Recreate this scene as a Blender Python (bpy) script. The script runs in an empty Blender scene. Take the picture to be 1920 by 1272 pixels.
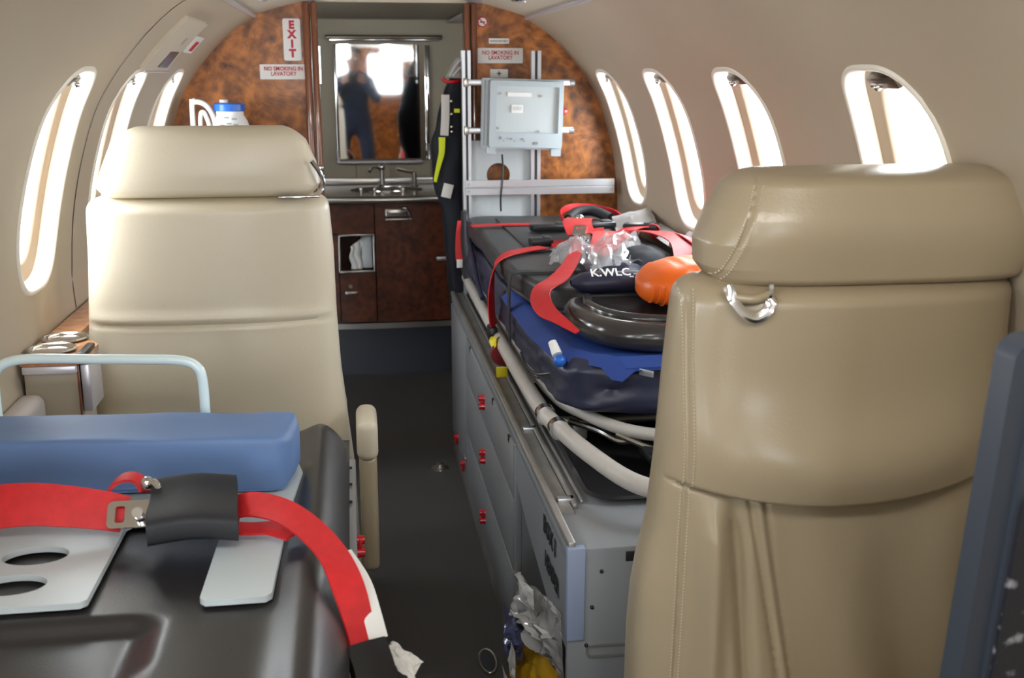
import bpy, bmesh, math, random
import numpy as np
from mathutils import Vector, Matrix, noise
random.seed(7)
S = bpy.context.scene
COL = S.collection
# ------------------------------------------------------------------ camera
cam_d = bpy.data.cameras.new('camera'); cam = bpy.data.objects.new('camera', cam_d); COL.objects.link(cam)
FPX = 2000.0; VPX, VPY = 655.0, 138.0            # focal length in pixels, vanishing point of the cabin axis (1920 x 1272 frame)
Yc = Vector((VPX-960, 636-VPY, FPX)).normalized()
Zc = Vector((0, Yc.z, -Yc.y)).normalized()
Xc = Yc.cross(Zc)
if Xc.x < 0: Xc = -Xc
# columns: world axes in camera space (x right, y up, z forward)
right = Vector((Xc.x, Yc.x, Zc.x)); up = Vector((Xc.y, Yc.y, Zc.y)); fwd = Vector((Xc.z, Yc.z, Zc.z))
cam.matrix_world = Matrix(((right.x, up.x, -fwd.x, 0), (right.y, up.y, -fwd.y, 0), (right.z, up.z, -fwd.z, 1.23), (0, 0, 0, 1)))
cam_d.sensor_width = 36; cam_d.lens = FPX/1920*36; cam_d.clip_start = 0.02
cam_d.dof.use_dof = True; cam_d.dof.focus_distance = 1.9; cam_d.dof.aperture_fstop = 7.0
S.camera = cam
S.view_settings.view_transform = 'Standard'; S.view_settings.look = 'None'
S.view_settings.exposure = 0.0; S.view_settings.gamma = 1.0; S.view_settings.use_curve_mapping = False
# ------------------------------------------------------------------ daylight
W = bpy.data.worlds.new('overcast'); S.world = W; W.use_nodes = True
bg = W.node_tree.nodes['Background']; bg.inputs[0].default_value = (0.90, 0.95, 1.0, 1); bg.inputs[1].default_value = 20.0
S.cycles.max_bounces = 10; S.cycles.diffuse_bounces = 6; S.cycles.glossy_bounces = 4; S.cycles.transmission_bounces = 6
S.cycles.transparent_max_bounces = 12; S.cycles.caustics_reflective = False; S.cycles.caustics_refractive = False
S.cycles.sample_clamp_indirect = 6.0
def area(name, loc, aim, sx, sy, power, color=(1, 1, 1), portal=False):
    d = bpy.data.lights.new(name, 'AREA'); d.shape = 'RECTANGLE'; d.size = sx; d.size_y = sy; d.energy = power; d.color = color
    if portal: d.cycles.is_portal = True
    o = bpy.data.objects.new(name, d); COL.objects.link(o); o.location = loc
    o.rotation_euler = (Vector(aim)-Vector(loc)).to_track_quat('-Z', 'Y').to_euler()
    return o
CX = 0.137                                          # cabin centre line
area('front_opening_portal', (-.29, -1.45, 1.0), (-.29, 1, 1.0), .52, .80, 1, portal=True)  # serves the unseen forward opening added for frontal light
area('front_window_portal', (.35, -1.45, 1.225), (.35, 1, 1.225), .30, .35, 1, portal=True)

# two unseen fill lamps added for frontal light (their housings follow further down)
area('added_fill_left', (-.17, .52, 1.415), (-.20, 1.25, .65), .34, .16, 5.0, (1.0, .97, .92))
area('added_fill_right', (.44, .52, 1.415), (.52, 1.15, 1.0), .34, .16, 4.2, (1.0, .97, .92))

# ------------------------------------------------------------------ materials
def mat(name, col, rough=0.5, metal=0.0, coat=0.0, bump=0.0, bscale=200.0, var=0.0, vscale=8.0, col2=None, stretch=None,
        emit=0.0, trans=0.0, ior=1.45, spec=0.5, detail=4.0, coat_rough=0.05, aniso=0.0, rvar=0.0):
    m = bpy.data.materials.new(name); m.use_nodes = True; nt = m.node_tree; N = nt.nodes; L = nt.links
    b = N['Principled BSDF']; b.inputs['Base Color'].default_value = (*col, 1); b.inputs['Roughness'].default_value = rough
    b.inputs['Metallic'].default_value = metal; b.inputs['Coat Weight'].default_value = coat; b.inputs['Coat Roughness'].default_value = coat_rough
    b.inputs['Specular IOR Level'].default_value = spec; b.inputs['Transmission Weight'].default_value = trans; b.inputs['IOR'].default_value = ior
    if emit: b.inputs['Emission Color'].default_value = (*col, 1); b.inputs['Emission Strength'].default_value = emit
    tc = N.new('ShaderNodeTexCoord'); mp = N.new('ShaderNodeMapping'); L.new(tc.outputs['Object'], mp.inputs[0])
    if stretch: mp.inputs['Scale'].default_value = stretch
    if var or col2:
        n = N.new('ShaderNodeTexNoise'); n.inputs['Scale'].default_value = vscale; n.inputs['Detail'].default_value = detail
        L.new(mp.outputs[0], n.inputs['Vector'])
        r = N.new('ShaderNodeValToRGB'); L.new(n.outputs['Fac'], r.inputs[0])
        c2 = col2 if col2 else tuple(c*(1-var) for c in col)
        r.color_ramp.elements[0].position = 0.32; r.color_ramp.elements[1].position = 0.68
        r.color_ramp.elements[0].color = (*c2, 1); r.color_ramp.elements[1].color = (*col, 1)
        L.new(r.outputs[0], b.inputs['Base Color'])
    if rvar:
        n3 = N.new('ShaderNodeTexNoise'); n3.inputs['Scale'].default_value = 14; L.new(mp.outputs[0], n3.inputs['Vector'])
        mr = N.new('ShaderNodeMapRange'); mr.inputs[3].default_value = max(0.02, rough-rvar); mr.inputs[4].default_value = rough+rvar
        L.new(n3.outputs['Fac'], mr.inputs[0]); L.new(mr.outputs[0], b.inputs['Roughness'])
    if bump:
        n2 = N.new('ShaderNodeTexNoise'); n2.inputs['Scale'].default_value = bscale; n2.inputs['Detail'].default_value = 3
        L.new(mp.outputs[0], n2.inputs['Vector'])
        bp = N.new('ShaderNodeBump'); bp.inputs['Strength'].default_value = bump; bp.inputs['Distance'].default_value = 0.002
        L.new(n2.outputs['Fac'], bp.inputs['Height']); L.new(bp.outputs[0], b.inputs['Normal'])
    return m
def burl(name, dark, light, coat=0.35):
    m = mat(name, light, rough=0.38, coat=coat, coat_rough=0.14); nt = m.node_tree; N = nt.nodes; L = nt.links; b = N['Principled BSDF']
    tc = N.new('ShaderNodeTexCoord')
    n = N.new('ShaderNodeTexNoise'); n.inputs['Scale'].default_value = 9; n.inputs['Detail'].default_value = 8; n.inputs['Roughness'].default_value = 0.68; n.inputs['Distortion'].default_value = 1.6
    v = N.new('ShaderNodeTexVoronoi'); v.inputs['Scale'].default_value = 38
    L.new(tc.outputs['Object'], n.inputs['Vector']); L.new(tc.outputs['Object'], v.inputs['Vector'])
    mx = N.new('ShaderNodeMath'); mx.operation = 'MULTIPLY_ADD'; mx.inputs[1].default_value = 0.22
    L.new(v.outputs['Distance'], mx.inputs[0]); L.new(n.outputs['Fac'], mx.inputs[2])
    r = N.new('ShaderNodeValToRGB'); e = r.color_ramp.elements
    e[0].position = 0.38; e[0].color = (*dark, 1); e[1].position = 0.80; e[1].color = (*light, 1)
    k = r.color_ramp.elements.new(0.58); k.color = tuple(0.62*a+0.38*c for a, c in zip(dark, light)) + (1,)
    L.new(mx.outputs[0], r.inputs[0]); L.new(r.outputs[0], b.inputs['Base Color'])
    return m
def plastic_film(name, tint, alpha=0.55, rough=0.12):
    m = bpy.data.materials.new(name); m.use_nodes = True; nt = m.node_tree; N = nt.nodes; L = nt.links
    b = N['Principled BSDF']; b.inputs['Base Color'].default_value = (*tint, 1); b.inputs['Roughness'].default_value = rough; b.inputs['Coat Weight'].default_value = 0.6
    t = N.new('ShaderNodeBsdfTransparent'); mx = N.new('ShaderNodeMixShader'); mx.inputs[0].default_value = alpha
    L.new(t.outputs[0], mx.inputs[1]); L.new(b.outputs[0], mx.inputs[2]); L.new(mx.outputs[0], N['Material Output'].inputs[0])
    return m
def glass(name):
    m = bpy.data.materials.new(name); m.use_nodes = True; nt = m.node_tree; N = nt.nodes; L = nt.links
    N.remove(N['Principled BSDF'])
    t = N.new('ShaderNodeBsdfTransparent'); t.inputs[0].default_value = (0.97, 0.99, 1, 1)
    g = N.new('ShaderNodeBsdfGlossy'); g.inputs['Roughness'].default_value = 0.02
    mx = N.new('ShaderNodeMixShader'); mx.inputs[0].default_value = 0.06
    L.new(t.outputs[0], mx.inputs[1]); L.new(g.outputs[0], mx.inputs[2]); L.new(mx.outputs[0], N['Material Output'].inputs[0])
    return m
MT = dict(
    wall=mat('beige_vinyl_lining', (0.47, 0.40, 0.30), rough=0.55, bump=0.12, bscale=500, var=0.06, vscale=1.5),
    ceil=mat('cream_headliner', (0.56, 0.50, 0.40), rough=0.6, bump=0.1, bscale=400),
    reveal=mat('cream_window_moulding', (0.80, 0.75, 0.66), rough=0.35),
    step=mat('tan_window_seal', (0.42, 0.31, 0.22), rough=0.5),
    glass=glass('window_glass'),
    lav=mat('tan_lavatory_panel', (0.36, 0.31, 0.225), rough=0.5, bump=0.08, bscale=300),
    carpet=mat('dark_grey_carpet', (0.085, 0.083, 0.082), rough=0.55, bump=0.5, bscale=900, var=0.2, vscale=300),
    kick=mat('dark_blue_kick_panel', (0.035, 0.038, 0.05), rough=0.5),
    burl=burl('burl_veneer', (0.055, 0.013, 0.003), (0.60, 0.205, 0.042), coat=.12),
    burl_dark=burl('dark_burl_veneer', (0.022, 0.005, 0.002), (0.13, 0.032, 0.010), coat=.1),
    wood=mat('red_brown_wood', (0.24, 0.075, 0.03), rough=0.22, coat=0.8, var=0.4, vscale=6, stretch=(8, 8, 1)),
    ledgewood=burl('orange_ledge_veneer', (0.22, 0.07, 0.025), (0.62, 0.27, 0.10), coat=0.9),
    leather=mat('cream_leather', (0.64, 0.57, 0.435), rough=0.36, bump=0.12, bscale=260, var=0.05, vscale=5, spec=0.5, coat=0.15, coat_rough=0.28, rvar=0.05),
    leather_shaded=mat('shaded_tan_leather', (0.38, 0.31, 0.205), rough=0.29, bump=0.12, bscale=260, var=0.035, vscale=4, coat=0.35, coat_rough=0.30),  # tan leather lowered to put the right seat's shade into the colour
    stitch=mat('pale_thread', (0.66, 0.60, 0.48), rough=0.7),
    chrome=mat('chrome', (0.78, 0.78, 0.79), rough=0.12, metal=1),
    steel=mat('brushed_steel', (0.55, 0.53, 0.50), rough=0.28, metal=1, bump=0.05, bscale=400),
    alu=mat('anodised_aluminium', (0.58, 0.60, 0.63), rough=0.34, metal=0.85, bump=0.04, bscale=500),
    alud=mat('dull_aluminium_rail', (0.44, 0.43, 0.41), rough=0.42, metal=0.7, var=0.25, vscale=12, bump=0.05, bscale=300),
    lavender=mat('satin_silver_trim', (0.62, 0.60, 0.63), rough=0.35, metal=0.4),
    grey=mat('grey_painted_metal', (0.235, 0.245, 0.26), rough=0.42, bump=0.05, bscale=300, var=0.08, vscale=6),
    greyl=mat('light_grey_panel', (0.56, 0.60, 0.62), rough=0.4),
    whitep=mat('off_white_plastic', (0.50, 0.55, 0.56), rough=0.35),
    boxp=mat('pale_grey_plastic_housing', (0.42, 0.48, 0.51), rough=0.38, bump=0.05, bscale=200),
    white=mat('white_card', (0.82, 0.82, 0.80), rough=0.5),
    paper=mat('crumpled_white_tissue', (0.72, 0.71, 0.68), rough=0.8, bump=0.4, bscale=60),
    greypaper=mat('grey_paper', (0.36, 0.35, 0.34), rough=0.6, bump=0.3, bscale=60),
    red=mat('red_webbing', (0.62, 0.018, 0.022), rough=0.5, bump=0.25, bscale=900, var=0.15, vscale=60),
    redp=mat('red_plastic', (0.55, 0.008, 0.014), rough=0.25, coat=0.4),
    redt=mat('red_print', (0.50, 0.03, 0.05), rough=0.5),
    black=mat('black_plastic', (0.012, 0.012, 0.014), rough=0.35),
    blackt=mat('black_print', (0.01, 0.01, 0.01), rough=0.6),
    blackweb=mat('black_webbing', (0.016, 0.017, 0.02), rough=0.6, bump=0.3, bscale=700),
    pad=mat('charcoal_vinyl_pad', (0.045, 0.046, 0.050), rough=0.42, bump=0.25, bscale=60, var=0.2, vscale=9),
    navy=mat('navy_coated_nylon', (0.030, 0.034, 0.068), rough=0.38, bump=0.5, bscale=28, var=0.2, vscale=12),
    navyd=mat('dark_navy_cloth', (0.010, 0.012, 0.020), rough=0.75, bump=0.4, bscale=50),
    blue=mat('royal_blue_sheet', (0.018, 0.055, 0.26), rough=0.55, bump=0.3, bscale=60),
    bluecush=mat('blue_vinyl_cushion', (0.125, 0.215, 0.43), rough=0.5, bump=0.15, bscale=50, var=0.1, vscale=6),
    tray=mat('dark_brown_black_moulded_plastic', (0.020, 0.018, 0.0175), rough=0.36, bump=0.12, bscale=350, coat=0.15, coat_rough=0.2),
    board=mat('glossy_black_rubber', (0.035, 0.032, 0.031), rough=0.22, bump=0.3, bscale=22, coat=0.4, coat_rough=0.12),
    orange=mat('orange_vinyl', (0.80, 0.135, 0.01), rough=0.38, bump=0.5, bscale=30),
    tube=mat('cream_grey_tube', (0.52, 0.49, 0.45), rough=0.38, var=0.12, vscale=20),
    tubew=mat('pale_blue_white_enamel', (0.76, 0.92, 0.95), rough=0.25, coat=0.5),
    neon=mat('neon_yellow_tape', (0.72, 0.85, 0.02), rough=0.5),
    yellow=mat('yellow_plastic_bag', (0.72, 0.42, 0.02), rough=0.4, bump=0.5, bscale=40),
    yellowtag=mat('yellow_tag', (0.75, 0.62, 0.02), rough=0.5),
    darkred=mat('dark_red_tape', (0.18, 0.01, 0.015), rough=0.4),
    lidblue=mat('blue_lid', (0.02, 0.13, 0.55), rough=0.3),
    film=plastic_film('clear_plastic_film', (0.75, 0.76, 0.80), 0.42),
    milk=plastic_film('milky_plastic_film', (0.72, 0.72, 0.72), 0.75),
    bluef=plastic_film('blue_printed_film', (0.10, 0.13, 0.32), 0.85),
    mirror=mat('mirror_silver', (0.86, 0.88, 0.90), rough=0.03, metal=1),
    bronze=mat('dark_bronze_frame', (0.10, 0.075, 0.05), rough=0.3, metal=0.6),
    postblue=mat('blue_grey_corner_moulding', (0.25, 0.30, 0.42), rough=0.4),
    slate=mat('blue_grey_edge_moulding', (0.045, 0.055, 0.075), rough=0.4),
    scuff=mat('scuffed_black_panel', (0.022, 0.022, 0.026), rough=0.5, bump=0.4, bscale=120, col2=(0.022, 0.022, 0.027), var=0.2),
    greyarm=mat('grey_soft_armrest', (0.48, 0.44, 0.42), rough=0.4),
    counter=mat('bronze_grey_counter', (0.23, 0.20, 0.17), rough=0.2, metal=0.5),
    lens=mat('lamp_glass', (0.75, 0.78, 0.8), rough=0.1, metal=0.6),
    skin=mat('skin', (0.50, 0.27, 0.19), rough=0.5), hair=mat('dark_hair', (0.03, 0.02, 0.015), rough=0.6),
    uniform=mat('navy_uniform_cloth', (0.035, 0.05, 0.10), rough=0.8, bump=0.4, bscale=60, var=0.3, vscale=9),
)
# pale scuff marks on the black panel
_m = MT['scuff']; _nt = _m.node_tree; _n = _nt.nodes.new('ShaderNodeTexNoise'); _n.inputs['Scale'].default_value = 62; _n.inputs['Detail'].default_value = 3
_tc = _nt.nodes.new('ShaderNodeTexCoord'); _nt.links.new(_tc.outputs['Object'], _n.inputs['Vector'])
_r = _nt.nodes.new('ShaderNodeValToRGB'); _r.color_ramp.elements[0].position = 0.60; _r.color_ramp.elements[0].color = (0.02, 0.02, 0.026, 1)
_r.color_ramp.elements[1].position = 0.74; _r.color_ramp.elements[1].color = (0.32, 0.32, 0.36, 1)
_nt.links.new(_n.outputs['Fac'], _r.inputs[0]); _nt.links.new(_r.outputs[0], _nt.nodes['Principled BSDF'].inputs['Base Color'])

# ------------------------------------------------------------------ mesh helpers
BASE = {}
def props(o, label=None, cat=None, group=None, kind=None):
    if label: o['label'] = label
    if cat: o['category'] = cat
    if group: o['group'] = group
    if kind: o['kind'] = kind
    return o
def thing(name, loc, label, cat, group=None):
    o = bpy.data.objects.new(name, None); COL.objects.link(o); o.location = loc; o.empty_display_size = 0.05
    BASE[o] = Vector(loc); return props(o, label, cat, group)
def V(*a): return Vector(a)
def catmull(pts, n=8, closed=False):
    P = [Vector(p) for p in pts]; out = []; m = len(P)
    for i in range(m if closed else m-1):
        if closed: a, b, c, d = P[(i-1) % m], P[i], P[(i+1) % m], P[(i+2) % m]
        else: a, b, c, d = P[max(i-1, 0)], P[i], P[i+1], P[min(i+2, m-1)]
        for k in range(n):
            t = k/n
            out.append(0.5*((2*b)+(c-a)*t+(2*a-5*b+4*c-d)*t*t+(3*b-a-3*c+d)*t**3))
    if not closed: out.append(P[-1])
    return out
class G:
    def __init__(s): s.bm = bmesh.new(); s.sharp = 38
    def _add(s, vs, fs):
        bv = [s.bm.verts.new(v) for v in vs]
        for f in fs:
            try: s.bm.faces.new([bv[i] for i in f])
            except ValueError: pass
        return bv
    def box(s, c, size, bev=0.0, rot=None, seg=2):
        b = bmesh.new(); bmesh.ops.create_cube(b, size=1)
        if bev < .0085: s.sharp = min(s.sharp, 26)
        bmesh.ops.scale(b, vec=size, verts=b.verts)
        if bev: bmesh.ops.bevel(b, geom=b.edges[:], offset=min(bev, min(size)*0.49), segments=seg, profile=0.5, affect='EDGES')
        M = Matrix.Translation(c) @ (rot.to_4x4() if rot else Matrix.Identity(4))
        b.transform(M); s.merge(b); return s
    def bb(s, x0, x1, y0, y1, z0, z1, bev=0.0):
        return s.box(((x0+x1)/2, (y0+y1)/2, (z0+z1)/2), (abs(x1-x0), abs(y1-y0), abs(z1-z0)), bev)
    def merge(s, b):
        me = bpy.data.meshes.new('tmp'); b.to_mesh(me); s.bm.from_mesh(me); bpy.data.meshes.remove(me); b.free()
    def cyl(s, p0, p1, r, r2=None, seg=20, cap=True):
        p0 = Vector(p0); p1 = Vector(p1); r2 = r if r2 is None else r2
        ax = (p1-p0).normalized(); u = ax.orthogonal().normalized(); w = ax.cross(u)
        vs = [p+(u*math.cos(2*math.pi*k/seg)+w*math.sin(2*math.pi*k/seg))*rr for p, rr in ((p0, r), (p1, r2)) for k in range(seg)]
        fs = [(k, (k+1) % seg, seg+(k+1) % seg, seg+k) for k in range(seg)]
        if cap: fs += [tuple(reversed(range(seg))), tuple(range(seg, 2*seg))]
        s._add(vs, fs); return s
    def tube(s, pts, r, seg=14, closed=False, smooth=6):
        P = catmull(pts, smooth, closed) if smooth else [Vector(p) for p in pts]
        n = len(P); rings = []; prev = None
        for i in range(n):
            if closed: t = P[(i+1) % n]-P[i-1]
            else: t = P[min(i+1, n-1)]-P[max(i-1, 0)]
            t.normalize()
            u = t.orthogonal().normalized() if prev is None else (prev-t*prev.dot(t)).normalized()
            prev = u; w = t.cross(u); rr = r(i/(n-1)) if callable(r) else r
            rings.append([P[i]+(u*math.cos(2*math.pi*k/seg)+w*math.sin(2*math.pi*k/seg))*rr for k in range(seg)])
        vs = [v for q in rings for v in q]; fs = []
        for i in range(n if closed else n-1):
            a = i*seg; b = ((i+1) % n)*seg
            fs += [(a+k, a+(k+1) % seg, b+(k+1) % seg, b+k) for k in range(seg)]
        if not closed: fs += [tuple(reversed(range(seg))), tuple(range((n-1)*seg, n*seg))]
        s._add(vs, fs); return s
    def ribbon(s, pts, wdirs, width, th=0.002, smooth=6):
        """flat webbing along pts; wdirs: across-direction at each point (or one for all)"""
        if not isinstance(wdirs, list): wdirs = [wdirs]*len(pts)
        P = catmull(pts, smooth); D = catmull(wdirs, smooth); n = len(P); vs = []
        for i in range(n):
            t = (P[min(i+1, n-1)]-P[max(i-1, 0)]).normalized(); d = D[i]; d = (d-t*d.dot(t)).normalized(); nn = t.cross(d)
            w = width(i/(n-1)) if callable(width) else width
            for a, b in ((-.5, -.5), (-.25, -.55), (0, -.6), (.25, -.55), (.5, -.5), (.5, .5), (.25, .6), (0, .7), (-.25, .6), (-.5, .5)):
                vs.append(P[i]+d*w*a+nn*th*b)
        q = 10; fs = [(i*q+k, i*q+(k+1) % q, (i+1)*q+(k+1) % q, (i+1)*q+k) for i in range(n-1) for k in range(q)]
        fs += [tuple(reversed(range(q))), tuple(range((n-1)*q, n*q))]
        s._add(vs, fs); return s
    def lathe(s, prof, c, axis='z', seg=24):
        vs = []; n = len(prof)
        for r, h in prof:
            for k in range(seg):
                a = 2*math.pi*k/seg; p = {'z': (r*math.cos(a), r*math.sin(a), h), 'y': (r*math.cos(a), h, r*math.sin(a)), 'x': (h, r*math.cos(a), r*math.sin(a))}[axis]
                vs.append(Vector(c)+Vector(p))
        fs = [(i*seg+k, i*seg+(k+1) % seg, (i+1)*seg+(k+1) % seg, (i+1)*seg+k) for i in range(n-1) for k in range(seg)]
        fs += [tuple(range(seg)), tuple(range((n-1)*seg, n*seg))]
        s._add(vs, fs); return s
    def sphere(s, c, r, sc=(1, 1, 1), u=16, v=10):
        b = bmesh.new(); bmesh.ops.create_uvsphere(b, u_segments=u, v_segments=v, radius=r); bmesh.ops.scale(b, vec=sc, verts=b.verts)
        bmesh.ops.translate(b, vec=c, verts=b.verts); s.merge(b); return s
    def grid(s, fn, nu, nv, closed_u=False):
        vs = [Vector(fn(i/(nu-1) if not closed_u else i/nu, j/(nv-1))) for j in range(nv) for i in range(nu)]; fs = []
        for j in range(nv-1):
            for i in range(nu if closed_u else nu-1):
                a = j*nu+i; b = j*nu+(i+1) % nu; fs.append((a, b, b+nu, a+nu))
        s._add(vs, fs); return s
    def plate(s, outer, holes, th, to3d):
        """flat plate with holes: outlines in 2D, to3d(u,v,w) maps to space, thickness along w"""
        b = bmesh.new()
        for lp in [outer]+holes:
            vv = [b.verts.new((p[0], p[1], 0)) for p in lp]
            for i in range(len(vv)): b.edges.new((vv[i], vv[(i+1) % len(vv)]))
        bmesh.ops.triangle_fill(b, use_beauty=True, use_dissolve=False, edges=b.edges[:])
        r = bmesh.ops.extrude_face_region(b, geom=b.faces[:])
        for v in [e for e in r['geom'] if isinstance(e, bmesh.types.BMVert)]: v.co.z += th
        for v in b.verts: v.co = Vector(to3d(v.co.x, v.co.y, v.co.z))
        s.merge(b); return s
    def skin(s, th, d=None):
        """give an open sheet a thickness"""
        return s
    def make(s, name, m, parent=None, label=None, cat=None, group=None, kind=None, smooth=True, base=None, solid=0.0):
        bm = s.bm; bmesh.ops.remove_doubles(bm, verts=bm.verts, dist=1e-5)
        if solid: 
            bmesh.ops.recalc_face_normals(bm, faces=bm.faces)
            bmesh.ops.solidify(bm, geom=bm.faces[:], thickness=solid)
        bmesh.ops.recalc_face_normals(bm, faces=bm.faces)
        off = Vector((0, 0, 0))
        if parent is not None: off = BASE.get(parent, Vector((0, 0, 0)))
        elif base is not None: off = Vector(base)
        elif kind != 'structure':
            xs = [v.co for v in bm.verts]; off = Vector((sum(v.x for v in xs)/len(xs), sum(v.y for v in xs)/len(xs), min(v.z for v in xs)))
        bmesh.ops.translate(bm, vec=-off, verts=bm.verts)
        ang = math.radians(s.sharp)
        for f in bm.faces: f.smooth = smooth
        for e in bm.edges:
            if len(e.link_faces) == 2 and e.calc_face_angle(0) > ang: e.smooth = False
        me = bpy.data.meshes.new(name); bm.to_mesh(me); bm.free(); me.materials.append(MT[m])
        o = bpy.data.objects.new(name, me); COL.objects.link(o)
        if parent is not None: o.parent = parent; BASE[o] = off
        else: o.location = off; BASE[o] = off
        return props(o, label, cat, group, kind)
def text(name, body, size, loc, rot, m, parent=None, sx=1.0, ext=0.0004, bold=0.0):
    c = bpy.data.curves.new(name, 'FONT'); c.body = body; c.size = size; c.align_x = 'CENTER'; c.align_y = 'CENTER'; c.extrude = ext; c.offset = bold
    c.materials.append(MT[m]); c.resolution_u = 2; c.space_line = 0.85
    o = bpy.data.objects.new(name, c); COL.objects.link(o)
    off = BASE.get(parent, Vector((0, 0, 0))) if parent else Vector((0, 0, 0))
    dg = bpy.context.evaluated_depsgraph_get(); dg.update()
    me = bpy.data.meshes.new_from_object(o.evaluated_get(dg)); bpy.data.objects.remove(o); me.name = name
    o = bpy.data.objects.new(name, me); COL.objects.link(o)
    if not me.materials: me.materials.append(MT[m])
    o.parent = parent; o.location = Vector(loc)-off; o.rotation_euler = rot; o.scale = (sx, 1, 1)
    return o
def circ(cx, cy, rx, ry=None, n=32):
    ry = rx if ry is None else ry
    return [(cx+rx*math.cos(2*math.pi*k/n), cy+ry*math.sin(2*math.pi*k/n)) for k in range(n)]
def rrect(x0, x1, y0, y1, r, n=5):
    out = []
    for cx, cy, a0 in ((x1-r, y1-r, 0), (x0+r, y1-r, 90), (x0+r, y0+r, 180), (x1-r, y0+r, 270)):
        for k in range(n+1):
            a = math.radians(a0+90*k/n); out.append((cx+r*math.cos(a), cy+r*math.sin(a)))
    return out
def nz(x, y, z, s=1.0): return noise.noise(Vector((x*s, y*s, z*s)))

# ------------------------------------------------------------------ fuselage section
_ctl = [(.50, 0), (.60, .2), (.665, .4), (.70, .6), (.714, .793), (.712, .851), (.701, .947), (.678, 1.047), (.641, 1.153), (.599, 1.223), (.542, 1.293), (.48, 1.351), (.41, 1.395)]
_pp = catmull([(a, b, 0) for a, b in _ctl], 12)
_px = np.array([p.x for p in _pp]); _pz = np.array([p.y for p in _pp])
_arc = np.concatenate([[0], np.cumsum(np.hypot(np.diff(_px), np.diff(_pz)))])
ARC = _arc[-1]
def arc_of_z(z): return float(np.interp(z, _pz, _arc))
def hw(z): return float(np.interp(z, _pz, _px))
def wallpt(Y, s, side, off=0.0):
    """point on the lining; off > 0 goes outwards"""
    x = np.interp(s, _arc, _px); z = np.interp(s, _arc, _pz); e = 0.004
    x1 = np.interp(s-e, _arc, _px); z1 = np.interp(s-e, _arc, _pz); x2 = np.interp(s+e, _arc, _px); z2 = np.interp(s+e, _arc, _pz)
    t = Vector((x2-x1, 0, z2-z1)).normalized(); n = Vector((t.z, 0, -t.x))
    x += n.x*off; z += n.z*off
    return Vector((CX+side*x, Y, z))
S_BOT, S_TOP = arc_of_z(0.80), arc_of_z(1.275)
WIN_S, WIN_H, WIN_W = arc_of_z(1.052), 0.204, 0.128
WINS = {1: [3.14, 2.61, 2.075, 1.475], -1: [3.07, 2.52, 2.01, .80, .30]}  # last two left windows lie out of view, added to bring in light
FRONT, AFT = -1.4, 3.40
def win_out(k, n, grow=0.0):
    """superellipse outline of a cabin window in (Y, s)"""
    a = 2*math.pi*k/n; c, q = math.cos(a), math.sin(a); e = 2/3.0
    return (WIN_W+grow)*math.copysign(abs(c)**e, c), (WIN_H+grow)*math.copysign(abs(q)**e, q)
def build_wall(side, name):
    g = G(); rows = 14; CW = 0.165
    srows = [S_BOT+(S_TOP-S_BOT)*i/rows for i in range(rows+1)]
    low = [arc_of_z(z) for z in (0, .08, .18, .28, .38, .48, .58, .66, .73, .80)]
    high = [S_TOP+(ARC-S_TOP)*i/5 for i in range(6)]
    ycuts = [FRONT]
    for y in sorted(WINS[side]): ycuts += [y-CW, y+CW]
    ycuts += [AFT]
    def strip(y0, y1, ss):
        g.grid(lambda u, v: wallpt(y0+(y1-y0)*u, ss[round(v*(len(ss)-1))], side), 9, len(ss))
    for i in range(len(ycuts)-1):
        y0, y1 = ycuts[i], ycuts[i+1]
        strip(y0, y1, low); strip(y0, y1, high)
        if i % 2 == 0: strip(y0, y1, srows)
    for yc in WINS[side]:
        bd = [(yc+CW, s) for s in srows[:-1]] + [(yc+CW-2*CW*k/8, S_TOP) for k in range(8)] + [(yc-CW, s) for s in reversed(srows[1:])] + [(yc-CW+2*CW*k/8, S_BOT) for k in range(8)]
        n = len(bd); inner = []
        for y, s in bd:
            dy, ds = (y-yc)/CW, (s-WIN_S)/((S_TOP-S_BOT)/2)
            a = math.atan2(ds, dy); c, q = math.cos(a), math.sin(a)
            r = (abs(c/(WIN_W+0.006))**3+abs(q/(WIN_H+0.006))**3)**(-1/3); inner.append((yc+r*c, WIN_S+r*q))
        R = 4
        def fn(u, v, bd=bd, inner=inner, n=n):
            k = round(u*n) % n; t = v; b, i2 = bd[k], inner[k]
            return wallpt(b[0]+(i2[0]-b[0])*t, b[1]+(i2[1]-b[1])*t, side)
        g.grid(fn, n, R+1, closed_u=True)
    g.sharp = 80; return g.make(name, 'wall', kind='structure')
build_wall(-1, 'wall_left'); build_wall(1, 'wall_right')
# panel joint on the left lining, between the two nearest windows
g = G(); g.grid(lambda u, v: wallpt(2.262+(u-.5)*0.006, arc_of_z(0.76)+(ARC-0.02-arc_of_z(0.76))*v, -1, -0.0008), 3, 60)
g.make('trim_5', 'bronze', kind='structure')

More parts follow.
